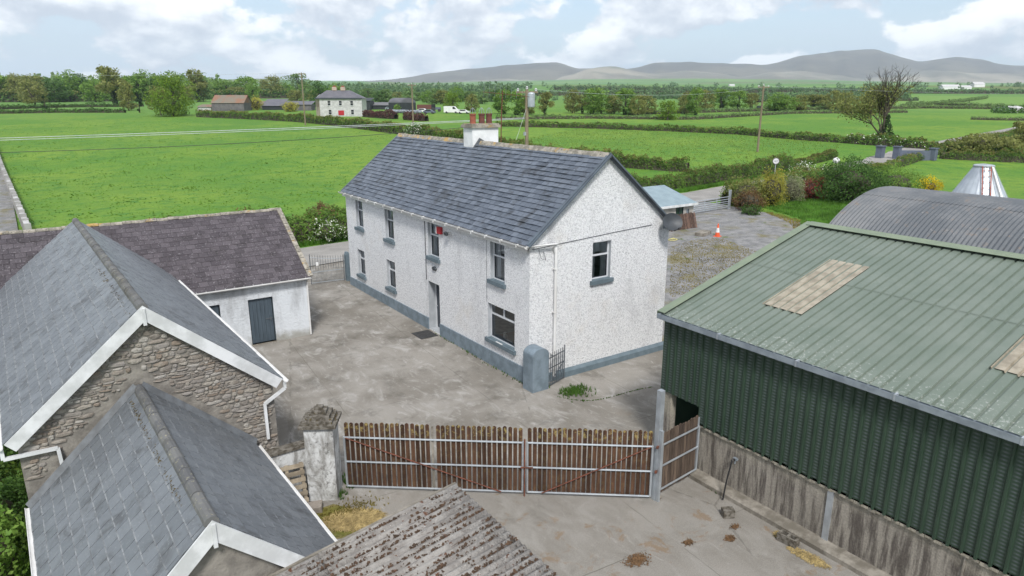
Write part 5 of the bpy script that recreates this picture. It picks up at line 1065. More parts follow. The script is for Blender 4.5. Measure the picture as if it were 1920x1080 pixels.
# ------------------------------------------------------------------ hedges
def hedge(label, pts, h, w, per_m, leaf_, seed, mat='leaf_hedge', tip='leaf_tip', tipn=.12, flowers=0, name='hedge', core=True, group=None):
    r_ = np.random.default_rng(seed); P = np.array(pts, float); seg = np.linalg.norm(np.diff(P, axis=0), axis=1); L = np.concatenate([[0], np.cumsum(seg)]); T = L[-1]
    def along(s_): return np.stack([np.interp(s_, L, P[:, 0]), np.interp(s_, L, P[:, 1])], 1)
    def tang(s_):
        a, b_ = along(np.clip(s_-.4, 0, T)), along(np.clip(s_+.4, 0, T)); d = b_-a; return d/(np.linalg.norm(d, axis=1)[:, None]+1e-9)
    ph = r_.uniform(0, 6, 4)
    def hh(s_): return h*(1+.13*np.sin(s_*.37+ph[0])+.11*np.sin(s_*1.1+ph[1])+.09*np.sin(s_*2.9+ph[2]))
    def ww(s_): return w*(1+.12*np.sin(s_*.83+ph[3])+.08*np.sin(s_*2.3+ph[1]))
    t = thing(name, label, 'hedge', (P[0, 0], P[0, 1], tz(*P[0])), group)
    def cloud(n, lo, hi, top=False):
        s_ = r_.uniform(0, T, n); a = r_.uniform(.0, math.pi, n) if not top else r_.uniform(.9, math.pi-.9, n); k = r_.uniform(lo, hi, n)
        c = along(s_); tg = tang(s_); nn = np.stack([-tg[:, 1], tg[:, 0]], 1); off = np.cos(a)*ww(s_)*.5; off = np.sign(off)*np.abs(off/(w*.5))**.6*(w*.5); z = np.sin(a)**.55*hh(s_)
        lump_ = 1+.10*np.sin(s_*2.9+a*3+ph[0])+.07*np.sin(s_*6.1-a*5)
        xy = c+nn*(off*k*lump_)[:, None]; zz_ = terr_z(xy[:, 0], xy[:, 1])+z*k*lump_; o = np.stack([nn[:, 0]*np.cos(a), nn[:, 1]*np.cos(a), np.sin(a)+.25], 1)
        return np.stack([xy[:, 0], xy[:, 1], zz_], 1), o
    n = int(per_m*T); p, o = cloud(n, .84, 1.06); link('foliage', leaf_mesh('foliage', p, leaf_, r_, o), mat, t)
    if tipn and n*tipn > 320: p, o = cloud(int(n*tipn), .99, 1.10, True); link('new_growth', leaf_mesh('new_growth', p, leaf_*.9, r_, o), tip, t, kind='stuff')
    if flowers: p, o = cloud(int(n*flowers), .95, 1.1); link('blossom', leaf_mesh('blossom', p, leaf_*.9, r_, o), 'blossom', t, kind='stuff')
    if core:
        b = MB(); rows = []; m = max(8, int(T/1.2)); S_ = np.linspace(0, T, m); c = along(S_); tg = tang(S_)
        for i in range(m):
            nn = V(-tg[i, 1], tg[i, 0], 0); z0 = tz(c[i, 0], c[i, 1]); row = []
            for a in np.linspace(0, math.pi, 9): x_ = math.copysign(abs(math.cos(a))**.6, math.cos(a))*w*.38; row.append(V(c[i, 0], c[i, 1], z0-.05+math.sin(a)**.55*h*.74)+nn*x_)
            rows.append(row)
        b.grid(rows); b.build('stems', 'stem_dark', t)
    return t
pxl = lambda *a: [tuple(gt(x, y)[:2]) for x, y in a]
hedge('green hedge with brown tips across the road, left of the farmhouse', [(-14, 43.5), (2, 46.0), (10.5, 47.9), (16.5, 48.7), (24, 49.5)], 2.25, 1.9, 680, .17, 41, tip='leaf_brown', tipn=.05)
hedge('roadside hedge with reddish tips behind the small shed, right of the farmhouse', [(24, 49.5), (40, 51.4), (56, 53.2), (68, 55.4), (76, 56.8), (88, 58.9)], 1.8, 1.9, 520, .18, 42, tip='leaf_brown', tipn=.10)
hedge('hedge between the big field and the road field, behind the farmhouse roof', pxl((890, 275), (1000, 290), (1100, 303), (1200, 315), (1290, 321)), 1.7, 1.8, 300, .24, 43, tipn=.22)
hedge('hedge running from the chimney back towards the stone farmhouse', pxl((372, 219), (470, 223), (560, 228), (640, 236), (700, 244), (760, 252), (800, 257), (890, 275)), 1.9, 2.0, 110, .38, 44, tipn=.30)
hedge('long thin dark hedge across the middle of the road field', pxl((930, 236), (1100, 240), (1240, 245), (1380, 251), (1480, 260), (1590, 268)), 1.25, 1.6, 90, .36, 45, tipn=.12)
hedge('hedge with white blossom right of the tall bare tree', pxl((1590, 268), (1690, 275), (1760, 282), (1850, 291), (1990, 306)), 1.6, 1.8, 160, .32, 46, tipn=.15, flowers=.05)
hedge('trimmed hedge with yellow-brown top beyond the blue-grey entrance walls', pxl((1762, 296), (1850, 301), (1930, 304), (2050, 312)), 1.3, 1.6, 240, .22, 47, tipn=.30)
hedge('roadside hedge in front of the blue-grey entrance walls', [(88, 58.9), (97, 60.6), (104, 61.8)], 1.0, 1.6, 420, .19, 48, tipn=.25)
hedge('lower pale green hedge running on towards the entrance walls', [(80, 47.0), (90, 49.0), (98, 50.6)], 1.2, 2.0, 380, .20, 50, tipn=.22, mat='leaf_mid')
hedge('lowest clipped hedge before the blue-grey entrance walls', [(97, 50.4), (112, 53.0), (140, 57.8), (175, 63.3), (330, 87.5)], .95, 1.8, 170, .20, 52, tipn=.25)
hedge('pale green hedge on the near side of the road behind the garden shrubs', [(54.6, 42.6), (62, 44.0), (70, 45.2), (81, 47.2)], 1.9, 2.2, 460, .20, 49, tipn=.22, mat='leaf_mid')
for lab, pts, h in (('low dark hedge line across the far left field, nearer one', ((0, 213), (110, 211), (235, 211)), 1.3), ('low dark hedge line across the far left field, farther one', ((0, 205), (120, 201), (270, 199)), 1.5)): hedge(lab, pxl(*pts), h, 1.8, 60, .5, int(h*100), 'leaf_dark', tipn=.05)
FAR = [(((930, 224), (1100, 222), (1300, 224), (1480, 213), (1700, 211)), 1.6), (((1180, 215), (1500, 206), (1740, 203), (1920, 205)), 2.0), (((1690, 201), (1760, 196), (1800, 191), (1850, 183)), 2.2), (((1700, 195), (1830, 199), (1930, 203)), 2.0), (((1420, 192), (1560, 190), (1720, 188)), 3.0), (((1150, 186), (1400, 183), (1690, 181)), 4), (((1000, 180), (1250, 178), (1500, 176), (1920, 177)), 5), (((1040, 172), (1400, 171), (1660, 170)), 6), (((1820, 224), (1920, 226)), 1.4)]
def far_pt(x, y):                                       # on the land, any distance
    P = gt(x, y)
    for _ in range(40):
        z = tz(P[0], P[1]); d = ray(x, y)
        if d[2] > -1e-4: break
        P = P*.5+.5*(_C+d*((z-CAMZ)/d[2])) if (z-CAMZ)/d[2] > 0 else P
    return P
FAR_LABEL = ['hedgerow at the foot of the middle tree row', 'long hedgerow just behind the top of the tall half-bare tree', 'winding hedgerow climbing the right-hand far field', 'short hedgerow below the winding one at the right edge', 'far hedgerow behind the half-bare tree, below the dark spinney', 'far hedgerow running right from the middle trees to the spinney', 'long far hedgerow reaching the right edge below the white farm', 'farthest hedgerow, close under the mountains', 'short dark hedgerow in the field at the right edge']
for i, (pts, h) in enumerate(FAR):
    h *= .7; hedge(FAR_LABEL[i], pxl(*pts), h, h*1.2, 26 if h < 3 else 14, h*.45, 60+i, 'leaf_farther' if h >= 2 else 'leaf_far', tipn=0, group='far hedgerows')
# ------------------------------------------------------------------ trees
def crown_pts(r_, H, W, z0, nb, n, shell=.75):
    """points of a lumpy crown made of nb boughs"""
    ths = r_.uniform(0, 2*math.pi, nb); zc = r_.uniform(.04, .92, nb); rad = np.sqrt(np.clip(1-(2*zc-.85)**2*.85, .08, 1))*r_.uniform(.25, .78, nb)
    C_ = np.stack([np.cos(ths)*rad*W*.5, np.sin(ths)*rad*W*.5, z0+zc*(H-z0)*.92], 1); br = W*r_.uniform(.12, .20, nb)
    k = r_.integers(0, nb, n); d = r_.normal(size=(n, 3)); d /= np.linalg.norm(d, axis=1)[:, None]; d[:, 2] *= .9
    P = C_[k]+d*(br[k]*r_.uniform(shell, 1.05, n))[:, None]*np.array([1, 1, .85]); return P, d, C_
def limbs(b, r_, H, z0, C_, tr, nl=9):
    b.tube([V(0, 0, -.4), V(r_.normal(0, .02)*H, r_.normal(0, .02)*H, z0*.6), V(r_.normal(0, .02)*H, 0, z0+(H-z0)*.45), V(0, 0, z0+(H-z0)*.75)], [tr*1.25, tr, tr*.55, tr*.2], 7)
    for c in C_[:nl]:
        s_ = V(0, 0, z0*.7+(c[2]-z0)*.35); m = (s_+c)*.5+V(0, 0, .04*H); b.tube([s_, m, c], [tr*.42, tr*.26, tr*.10], 5)
def make_tree(name, label, loc, H, W, z0=.22, nb=26, n=2600, leaf_=.30, seed=1, mat='leaf_mid', tr=None, shell=.72, group=None, ivy=0, nl=9):
    r_ = np.random.default_rng(seed); t = thing(name, label, 'tree', tuple(loc), group); P, d, C_ = crown_pts(r_, H, W, z0*H, nb, n, shell); b = MB(); tr = tr or H*.022; limbs(b, r_, H, z0*H, C_, tr, nl)
    link('trunk', b.mesh('trunk'), 'bark').parent = t; link('crown', leaf_mesh('crown', P, leaf_, r_, d), mat).parent = t
    if ivy: m = 900; z = r_.uniform(0, H*ivy, m); a = r_.uniform(0, 6.28, m); q_ = np.stack([np.cos(a), np.sin(a), np.zeros(m)], 1); link('ivy', leaf_mesh('ivy', q_*(tr*r_.uniform(1.2, 3.4, m)*(1.15-.5*z/(H*ivy)))[:, None]+np.array([0, 0, 1.0])[None]*z[:, None], leaf_*1.0, r_, q_), 'leaf_ivy').parent = t
    return t
def base(x, y, dz=0): P = gt(x, y); return V(P[0], P[1], tz(P[0], P[1])+dz)
def dist(P): return fwd(P[0], P[1])
# prototypes shared by the many trees of the middle distance
PROTO = []
for i, (m, z0, nb, sh, iv) in enumerate((('leaf_mid', .05, 34, .7, 0), ('leaf_olive', .07, 32, .62, 0), ('leaf_dark', .03, 36, .8, 0), ('leaf_far', .05, 32, .7, 0), ('leaf_olive', .16, 26, .35, .45), ('leaf_bright', .02, 38, .82, 0), ('leaf_mid', .08, 28, .5, .3))):
    r_ = np.random.default_rng(100+i); P, d, C_ = crown_pts(r_, 10, 9, z0*10, nb, 1900, sh); b = MB(); limbs(b, r_, 10, z0*10, C_, .26, 9); mt = b.mesh('trunk'); mt.materials.append(MATS['bark'])
    mc = leaf_mesh('crown', P, .62, r_, d); mc.materials.append(MATS[m]); mi = None
    if iv:
        k = 260; z = r_.uniform(0, 10*iv, k); a = r_.uniform(0, 6.28, k); q_ = np.stack([np.cos(a), np.sin(a), np.zeros(k)], 1); mi = leaf_mesh('ivy', q_*r_.uniform(.3, .75, k)[:, None]+np.array([0, 0, 1.0])[None]*z[:, None], .5, r_, q_); mi.materials.append(MATS['leaf_ivy'])
    PROTO.append((mt, mc, mi))
def place(kind, loc, H, W, seed, label, group):
    t = thing('tree', label, 'tree', tuple(loc), group); t.rotation_euler = (0, 0, seed*2.399); t.scale = (W/9, W/9, H/10)
    for nm, me in zip(('trunk', 'crown', 'ivy'), PROTO[kind]):
        if me is None: continue
        o = bpy.data.objects.new(nm, me); COL.objects.link(o); o.parent = t
    return t
def tree_px(kind, x, yb, yt, wpx, label, group, seed, sink=0):
    P = base(x, yb); D = dist(P); k = D/1310.0; return place(kind, P-V(0, 0, sink), (yb-yt)*k*1.04, wpx*k, seed, label, group)
# the individually recognisable ones
P = base(326, 218); k = dist(P)/1310; make_tree('broadleaf_tree', 'big bright green spreading tree at the corner of the big field', P, 82*k, 92*k, .06, 46, 7000, .55, 11, 'leaf_bright', shell=.78)
P = base(303, 216); make_tree('broadleaf_tree', 'smaller yellowish tree merging into the left side of the big green tree', P, 60*k, 52*k, .1, 26, 3000, .5, 12, 'leaf_olive', shell=.7)
for i, (x, yb, yt, w, kd, lab) in enumerate(((217, 197, 121, 62, 4, 'tall ivy-trunked tree in the far left field'), (64, 195, 150, 56, 1, 'round olive tree standing alone in the far left field'), (243, 207, 157, 40, 1, 'small olive tree right of the ivy-trunked tree'), (372, 190, 127, 42, 4, 'tall thin-crowned tree behind the big green tree'), (476, 186, 147, 34, 0, 'upright green tree behind the rusty barn'), (600, 200, 153, 50, 2, 'dark tree left behind the stone farmhouse'), (628, 196, 156, 44, 0, 'green tree showing above the left of the farmhouse roof'), (850, 209, 171, 38, 5, 'bright green round tree right of the black barn'), (884, 209, 176, 34, 1, 'greyish bare-looking tree beside the bright round tree'), (1252, 225, 186, 44, 5, 'round light-green bush tree alone in the field'), (1911, 290, 222, 50, 4, 'leaning pale tree at the right edge of the picture'))): tree_px(kd, x, yb, yt, w, lab, None, i+3)
for x, yb, yt, w, lab in ((85, 208, 178, 12, 'narrow ivy-clad stump in the far left field, farther left'), (262, 211, 181, 15, 'narrow ivy-clad stump right of the small olive tree')):
    P = base(x, yb); k = dist(P)/1310; make_tree('ivy_stump', lab, P, (yb-yt)*k, w*k, .1, 8, 500, .6, x, 'leaf_ivy', tr=.25, nl=2)
rr_ = random.Random(5)
ORD = 'first second third fourth fifth sixth seventh eighth ninth tenth eleventh twelfth thirteenth fourteenth fifteenth sixteenth seventeenth eighteenth nineteenth twentieth'.split(); ORD += ['twenty-'+o for o in ORD[:9]]+['thirtieth']
MID = [945, 968, 990, 1022, 1074, 1092, 1110, 1128, 1150, 1172, 1196, 1214, 1284, 1304, 1322, 1352, 1384, 1408, 1452, 1474, 1498, 1524, 1546, 1560, 1584]
for i, x in enumerate(MID): tree_px(rr_.choice((0, 1, 1, 4, 6, 6)), x, 216+rr_.uniform(-4, 1)-(8 if x > 1320 else 0), 166+rr_.uniform(-2, 13), rr_.uniform(34, 54), ORD[i]+' tree from the left in the row beyond the middle fields', 'row of spring trees beyond the fields', i+40)
LEFT = list(range(-15, 580, 21))
for i, x in enumerate(LEFT):
    yb = 191-rr_.uniform(0, 7)-(8 if x > 400 else 0); yt = (136 if x < 300 else 146)+rr_.uniform(-9, 16); tree_px(rr_.choice((0, 1, 2, 3, 0, 6)), x+rr_.uniform(-7, 7), yb, yt, rr_.uniform(40, 66), ORD[i]+' tree from the left in the wood edge behind the big field', 'wood edge beyond the left field', i+80)
hedge('scrubby understorey along the foot of the wood edge left', pxl((-40, 190), (120, 189), (300, 187), (420, 184), (560, 183)), 5.0, 6, 26, 1.5, 97, 'leaf_dark', tip='leaf_olive', tipn=.3)
BACK = list(range(560, 960, 17))
for i, x in enumerate(BACK): tree_px(rr_.choice((0, 2, 3, 3, 1)), x+rr_.uniform(-6, 6), 195-rr_.uniform(0, 7), 167+rr_.uniform(-5, 8), rr_.uniform(28, 44), ORD[i]+' tree from the left in the belt behind the farmstead', 'tree belt behind the farmstead', i+120)
# far-off woods: one mass each
def wood(label, x0, x1, yb, hpx, n, seed, mat, slope=0.0, jag=.5):
    r_ = np.random.default_rng(seed); Ps, Os = [], []; S_ = []
    for i in range(n):
        x = r_.uniform(x0, x1); y = yb+slope*(x-x0)+r_.uniform(-2.0, 1.5); P = gt(x, y); D = dist(P); k = D/1310; H = hpx*k*r_.uniform(1-jag, 1+jag*.5); W = H*r_.uniform(.8, 1.4); m = 46
        d = r_.normal(size=(m, 3)); d /= np.linalg.norm(d, axis=1)[:, None]; q_ = np.stack([d[:, 0]*W*.5, d[:, 1]*W*.5, H*.52+d[:, 2]*H*.5], 1)*r_.uniform(.65, 1.0, m)[:, None]+np.array([P[0], P[1], tz(P[0], P[1])-.5]); Ps.append(q_); Os.append(d); S_.append(np.full(m, H*.28))
    o = link('far_wood', leaf_mesh('far_wood', np.concatenate(Ps), np.concatenate(S_), r_, np.concatenate(Os)*.8, .8), mat); return tag(o, label, 'wood', kind='stuff')
wood('far wood along the skyline above the left field', -40, 420, 176, 34, 120, 1, 'leaf_far', 0, .35); wood('far dark wood behind the rusty barn and farmhouse', 400, 960, 176, 18, 170, 2, 'leaf_farther', 0, .4); wood('distant woods below the left end of the mountains', 480, 1000, 167, 11, 220, 3, 'leaf_farther', 0, .5)
wood('belt of far trees behind the middle row', 900, 1700, 190, 15, 130, 4, 'leaf_farther', -.008, .5); wood('scattered far trees on the slope under the mountains', 950, 1930, 176, 9, 130, 5, 'leaf_farther', 0, .6); wood('far dark spinney on the right slope', 1430, 1660, 189, 16, 80, 6, 'leaf_farther', -.02, .4); wood('line of far trees on the skyline below the peaks', 1000, 1930, 166, 8, 110, 7, 'leaf_farther', 0, .7); wood('dark clump of far bushes at the right edge', 1865, 1925, 211, 14, 22, 8, 'leaf_dark', 0, .3)
# the tall half-bare tree on the right
def bare_tree():
    P = base(1653, 263); k = dist(P)/1310; H = 137*k; t = thing('bare_tree', 'tall half-bare tree with thin leafing branches and ivy foot', 'tree', tuple(P)); r_ = random.Random(4); b = MB(); tips = []
    def grow(p, d, ln, rad, lv):
        q_ = p+d*ln*.55+V(r_.uniform(-.05, .05), r_.uniform(-.05, .05), 0)*ln; e = p+d*ln; b.tube([p, q_, e], [rad, rad*.82, rad*.62], 7 if lv < 2 else 4, False)
        tips.append((e, lv)); tips.append((q_, lv))
        if lv >= 5: return
        n = 3 if lv else 5
        for i in range(n):
            az = 2*math.pi*(i+r_.random())/n; sp = r_.uniform(.32, .75) if lv else r_.uniform(.15, .55); ax = unit(np.cross(d, V(math.cos(az), math.sin(az), .3))); nd = unit(d*math.cos(sp)+np.cross(ax, d)*math.sin(sp)+V(0, 0, .14)); grow(e if i else q_, nd, ln*r_.uniform(.62, .86), rad*.58, lv+1)
    grow(V(0, 0, -.3), unit(V(-.02, 0, 1)), H*.30, .34, 0); grow(V(.2, -.1, .3), unit(_R*-.75+V(0, 0, .75)), H*.26, .19, 1); grow(V(.1, -.1, .2), unit(_R*-.35+V(0, 0, .9)), H*.24, .20, 1)
    sc = H/max(q_[0][2] for q_ in tips); b.v = [(x, y, z*sc) for x, y, z in b.v]; link('trunk', b.mesh('trunk'), 'bark').parent = t
    g_ = np.random.default_rng(9); E = np.array([e*V(1, 1, sc) for e, lv in tips if lv >= 2 and e[2]*sc < H*.72]); q_ = E[g_.integers(0, len(E), 9000)]+g_.normal(0, .6, (9000, 3)); keep = (q_[:, 2] < H*(.54+.13*g_.normal(size=9000)))&(q_[:, 2] > .8); q_ = q_[keep]; link('crown', leaf_mesh('crown', q_, .44, g_), 'leaf_olive').parent = t
    m = 1500; z = g_.uniform(0, 1, m)**1.4*H*.34; a = g_.uniform(0, 6.28, m); o = np.stack([np.cos(a), np.sin(a), np.zeros(m)], 1); q_ = o*(np.clip(1.9-z*.36, .45, 3)*g_.uniform(.5, 1.1, m))[:, None]+np.array([.4, -.3, 0])[None]; q_[:, 2] = z; link('ivy', leaf_mesh('ivy', q_, .32, g_, o*.7), 'leaf_ivy').parent = t
bare_tree()
# ------------------------------------------------------------------ shrubs
def shrub_pts(r_, H, W, n):
    d = r_.normal(size=(n, 3)); d /= np.linalg.norm(d, axis=1)[:, None]; ph = r_.uniform(0, 6, 6); th = np.arctan2(d[:, 1], d[:, 0])
    lum = 1+.17*np.sin(th*2+ph[0]+d[:, 2]*4)+.14*np.sin(th*5+ph[1]-d[:, 2]*6)+.07*np.sin(th*9+ph[2]+d[:, 2]*9); k = (r_.uniform(.72, 1.06, n))*lum
    return np.stack([d[:, 0]*W*.5*k, d[:, 1]*W*.5*k, H*.46+d[:, 2]*H*.50*k], 1), d
def shrub(label, loc, H, W, n, leaf_, seed, mat, name='shrub', nb=16, flowers=0, shell=.72, depth=1.0):
    r_ = np.random.default_rng(seed); t = thing(name, label, 'shrub', tuple(loc)); _p, _d, C_ = crown_pts(r_, H, W, .04*H, nb, 20, shell); P, d = shrub_pts(r_, H, W, int(n*1.5)); P[:, 2] = np.maximum(P[:, 2], .02); b = MB()
    for c in C_[:10]: b.tube([V(0, 0, -.1), c*V(.5, .5, .6), c], [.05, .035, .012], 5)
    link('stems', b.mesh('stems'), 'stem_dark').parent = t; link('foliage', leaf_mesh('foliage', P, leaf_, r_, d), mat).parent = t
    q_ = r_.uniform(-1, 1, (300, 3)); q_ = q_[np.linalg.norm(q_, axis=1) < 1]
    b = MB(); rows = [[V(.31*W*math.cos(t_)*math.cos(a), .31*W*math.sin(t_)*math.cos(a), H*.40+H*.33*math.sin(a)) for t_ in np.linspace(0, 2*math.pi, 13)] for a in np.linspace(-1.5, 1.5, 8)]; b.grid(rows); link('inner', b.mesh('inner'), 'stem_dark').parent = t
    if flowers: i_ = r_.integers(0, len(P), int(n*flowers)); link('blossom', leaf_mesh('blossom', P[i_]*1.03, leaf_*1.0, r_, d[i_]), 'blossom').parent = t
    return t
def at_g(x, y): P = gt(x, y); return V(P[0], P[1], tz(P[0], P[1]))
def sh_px(label, x, yb, yt, wpx, n, leaf_, seed, mat, **k):
    P = at_g(x, yb); kk = dist(P)/1300; D = np.linalg.norm(P-_C); return shrub(label, P, (yb-yt)*D/1300*1.02, wpx*D/1300, n, leaf_, seed, mat, **k)
sh_px('brown-green clipped shrub beside the field gate', 1398, 386, 333, 76, 2600, .16, 1, 'leaf_olive'); sh_px('low brown shrub in front of the clipped shrubs by the gate', 1404, 394, 356, 50, 1200, .15, 12, 'leaf_brown')
sh_px('yellow-green tall shrub among the garden shrubs', 1445, 386, 321, 48, 2600, .15, 2, 'leaf_yellow'); sh_px('variegated pale shrub between the yellow and red shrubs', 1483, 378, 332, 44, 2200, .13, 3, 'leaf_variegated'); sh_px('red-leaved round shrub in the garden', 1525, 374, 334, 42, 2200, .13, 4, 'leaf_red'); sh_px('dark purple shrub behind the red shrub', 1508, 352, 322, 30, 900, .13, 5, 'leaf_purple')
sh_px('large dark green laurel shrub behind the arched barn', 1590, 378, 306, 104, 6500, .20, 6, 'leaf_dark', nb=26); sh_px('feathery pale green shrub right of the laurel', 1672, 372, 318, 84, 4200, .16, 7, 'leaf_mid', nb=20); sh_px('bright golden yellow shrub behind the arched barn', 1738, 366, 336, 38, 1800, .13, 8, 'leaf_gold'); sh_px('small dark green shrub at the edge of the drive', 1408, 402, 383, 36, 900, .12, 9, 'leaf_dark')
sh_px('white-flowering cow parsley clump behind the red shrub', 1505, 334, 306, 44, 900, .18, 10, 'leaf_hedge', flowers=.5); sh_px('white blossom bush on the hedge near the white ball', 1543, 330, 310, 22, 500, .16, 11, 'leaf_hedge', flowers=.5)
sh_px('white-flowering hawthorn at the hedge corner behind the roof', 780, 256, 232, 34, 1000, .3, 13, 'leaf_dark', flowers=.35); sh_px('white-flowering elder in the roadside hedge left of the farmhouse', 612, 452, 408, 66, 2000, .13, 14, 'leaf_hedge', flowers=.33); sh_px('brown-tipped bush at the top of the left roadside hedge', 607, 430, 381, 52, 1100, .16, 15, 'leaf_brown')
sh_px('low olive thicket at the right edge beside the leaning tree', 1840, 288, 258, 80, 2600, .4, 16, 'leaf_olive'); sh_px('second low olive thicket touching the leaning tree', 1885, 290, 264, 60, 1800, .4, 17, 'leaf_olive')
for i, (x, y, z, s_, lab) in enumerate(((20, 885, .9, 1.3, 'dark rounded shrub beside the stone outbuilding at the left edge'), (14, 935, 1.0, 1.5, 'light green shrub at the left edge below the dark one'), (28, 985, 1.0, 1.7, 'dense dark shrub beside the front outbuilding gutter'), (20, 1052, 1.1, 1.6, 'green shrub in the bottom left corner'), (12, 832, .6, 1.0, 'small light shrub at the left edge by the stone gable'))):
    P = g(x, y, z*.6); shrub(lab, V(P[0]-.35, P[1], -.03), z*1.9, s_, 2300, .11, 70+i, ('leaf_dark', 'leaf_hedge', 'leaf_dark', 'leaf_mid', 'leaf_bright')[i])
P = [tuple(at_g(x, y)[:2]) for x, y in ((676, 212), (740, 216), (800, 221))]; 
for i, (x0_, x1_, lab) in enumerate(((684, 743, 'longer dark red hedge right of the stone farmhouse'), (760, 800, 'shorter dark red hedge in front of the black barn'))): hedge(lab, pxl((x0_, 219+.07*(x0_-684)), (x1_, 219+.07*(x1_-684))), 2.0, 2.0, 110, .5, 90+i, 'leaf_maroon', tipn=0)
# ------------------------------------------------------------------ grass
q = tpts([(-1, 56), (12, 49.8), (62, 54.5), (66, 62), (66, 107), (64, 153), (45, 245), (-9, 245), (-6, 160)], 26000, 1); dd = fwd(q[:, 0], q[:, 1]); q = q[np.random.default_rng(4).uniform(0, 1, len(q)) < np.clip((240-dd)/190, 0, 1)**1.5]; grass('field_tussocks', q, .075+.04*np.sin(q[:, 0]*.6)*np.sin(q[:, 1]*.45), 'grass_blade', 2, 'short green tussocks all over the big field', 'grass', 5, .06, 1.3)
q = tpts([(-10, 45.7), (10, 46.6), (24, 48.4), (60, 52.2), (88, 57.6), (88, 58.6), (60, 53.4), (24, 49.6), (10, 48.1), (-10, 46.6)], 9000, 3, .0); grass('road_bank', q, np.full(9000, .42), 'grass_bank', 4, 'rough green grass bank along the far side of the road', 'grass', 6, .03, .6)
q = tpts([(44.5, 28), (53.5, 34), (57, 41), (62, 44), (78, 46), (66, 30), (50, 24)], 12000, 5); grass('garden_grass', q, np.full(12000, .30), 'grass_bank', 6, 'long unmown garden grass behind the arched barn', 'grass', 6, .022, .5)
q = tpts([(88, 61), (72, 61.5), (68, 80), (68, 107), (115, 135), (150, 118), (140, 80), (108, 64)], 12000, 7); grass('hay_field', q, np.full(12000, .14), 'grass_pale', 8, 'pale seeding grass of the road field', 'grass', 4, .05, .9)
q = tpts([tuple(g(x, y)[:2]) for x, y in ((1258, 462), (1300, 450), (1350, 445), (1420, 472), (1390, 505), (1300, 545), (1256, 560))], 3600, 9, .05); grass('drive_moss', q, np.full(3600, .045), 'grass_dry', 10, 'yellow moss and grass over the gravel by the cone', 'moss', 4, .02, .9)
q = scatter([(43.5, 25.5), (52.5, 32.4), (54.5, 37.5), (54, 38.2), (51, 33.4), (42.8, 26.6)], 1500, 11); q = np.stack([q[:, 0], q[:, 1], np.full(1500, -.01)], 1); grass('drive_edge', q, np.full(1500, .10), 'grass_dry', 12, 'dry yellow grass along the outer edge of the drive', 'grass', 5, .02, .8)
# ------------------------------------------------------------------ farmstead beyond the big field
fb = base(632, 218); fD = dist(fb); fk = fD/1310; fr_ = unit(V(_R[0], _R[1], 0)); fu = V(-fr_[1], fr_[0], 0); fO = base(601, 218)
FH = thing('stone_farmhouse', 'grey stone two-storey farmhouse with hipped slate roof beyond the field', 'house', tuple(fO)); W_, D_, EH = 78*fk, 7.5, 33*fk
def fp_(u, d, z): return fO+fr_*u+fu*d+V(0, 0, z-.6)
b = MB(); b.extrude([fp_(0, 0, 0), fp_(W_, 0, 0), fp_(W_, 0, EH+.6), fp_(0, 0, EH+.6)], fu*D_); b.build('wall', 'farm_stone', FH)
sdv_ = unit(-fr_*.55+fu); b = MB(); s0, s1 = fp_(-.02, 0, 0), fp_(-16*fk, D_*.75, 0); b.extrude([s0, s1, s1+V(0, 0, EH+.6), s0+V(0, 0, EH+.6)], fu*1.5); b.build('side_wall', 'farm_side', FH)
zr = 47*fk; b = MB(); e = [fp_(-18*fk, D_*.8, EH+.5), fp_(-1.2, -.4, EH+.5), fp_(W_+.4, -.4, EH+.5), fp_(W_+.4, D_, EH+.5)]; t0, t1 = fp_(9*fk, D_*.5, zr+.6), fp_(53*fk, D_*.5, zr+.6)
b.poly(e[1], e[2], t1, t0); b.poly(e[0], e[1], t0); b.poly(e[2], e[3], t1); b.poly(e[3], e[0], t0, t1); fro = b.build('roof', 'farm_slate', FH)
b = MB(); b.beam(e[1], e[2], .12, .35); b.beam(e[0], e[1], .12, .35); b.build('eaves', 'dark_frame', fro)
for u in (24, 40): MB().obox(fp_(u*fk, D_*.5, zr+1.1), (fr_, fu, V(0, 0, 1)), (.75, .4, .55)).build('chimney', 'farm_side', fro); MB().obox(fp_(u*fk, D_*.5, zr+1.85), (fr_, fu, V(0, 0, 1)), (.45, .2, .22)).build('chimney_pots', 'terracotta', fro)
sk = unit(e[0]-e[1]); nk = unit(np.cross(sk, t0-e[1])); nk = nk if nk[2] > 0 else -nk; MB().obox((e[0]+e[1]+t0)/3+nk*.1, (sk, np.cross(nk, sk), nk), (1.0, .55, .05)).build('solar_panel', 'galvanised', fro)
for u, z, dr_ in ((17.5, 24, 0), (38.5, 24, 0), (59.5, 24, 0), (18.5, 8, 0), (60, 8, 0)):
    wn_ = MB().obox(fp_(u*fk, -.03, z*fk+.6), (fr_, fu, V(0, 0, 1)), (.42, .05, .70)).build('window', 'far_pane', FH); b = MB(); b.obox(fp_(u*fk, -.09, z*fk+.6), (fr_, fu, V(0, 0, 1)), (.42, .02, .04)); b.obox(fp_(u*fk, -.10, z*fk-.18), (fr_, fu, V(0, 0, 1)), (.55, .1, .06)); b.build('sash', 'frame_paint', wn_)
for i in range(2):
    for z in (24,): MB().obox(s0+(s1-s0)*(.35+.35*i)-sdv_*0+V(0, 0, z*fk)+unit(np.cross(s1-s0, V(0, 0, 1)))*.04, (unit(s1-s0), unit(np.cross(s1-s0, V(0, 0, 1))), V(0, 0, 1)), (.35, .05, .7)).build('window', 'terracotta_dark', FH)
MB().obox(fp_(39*fk, -.05, 10*fk), (fr_, fu, V(0, 0, 1)), (.95, .06, .75)).build('door_panel', 'red_plastic', FH)
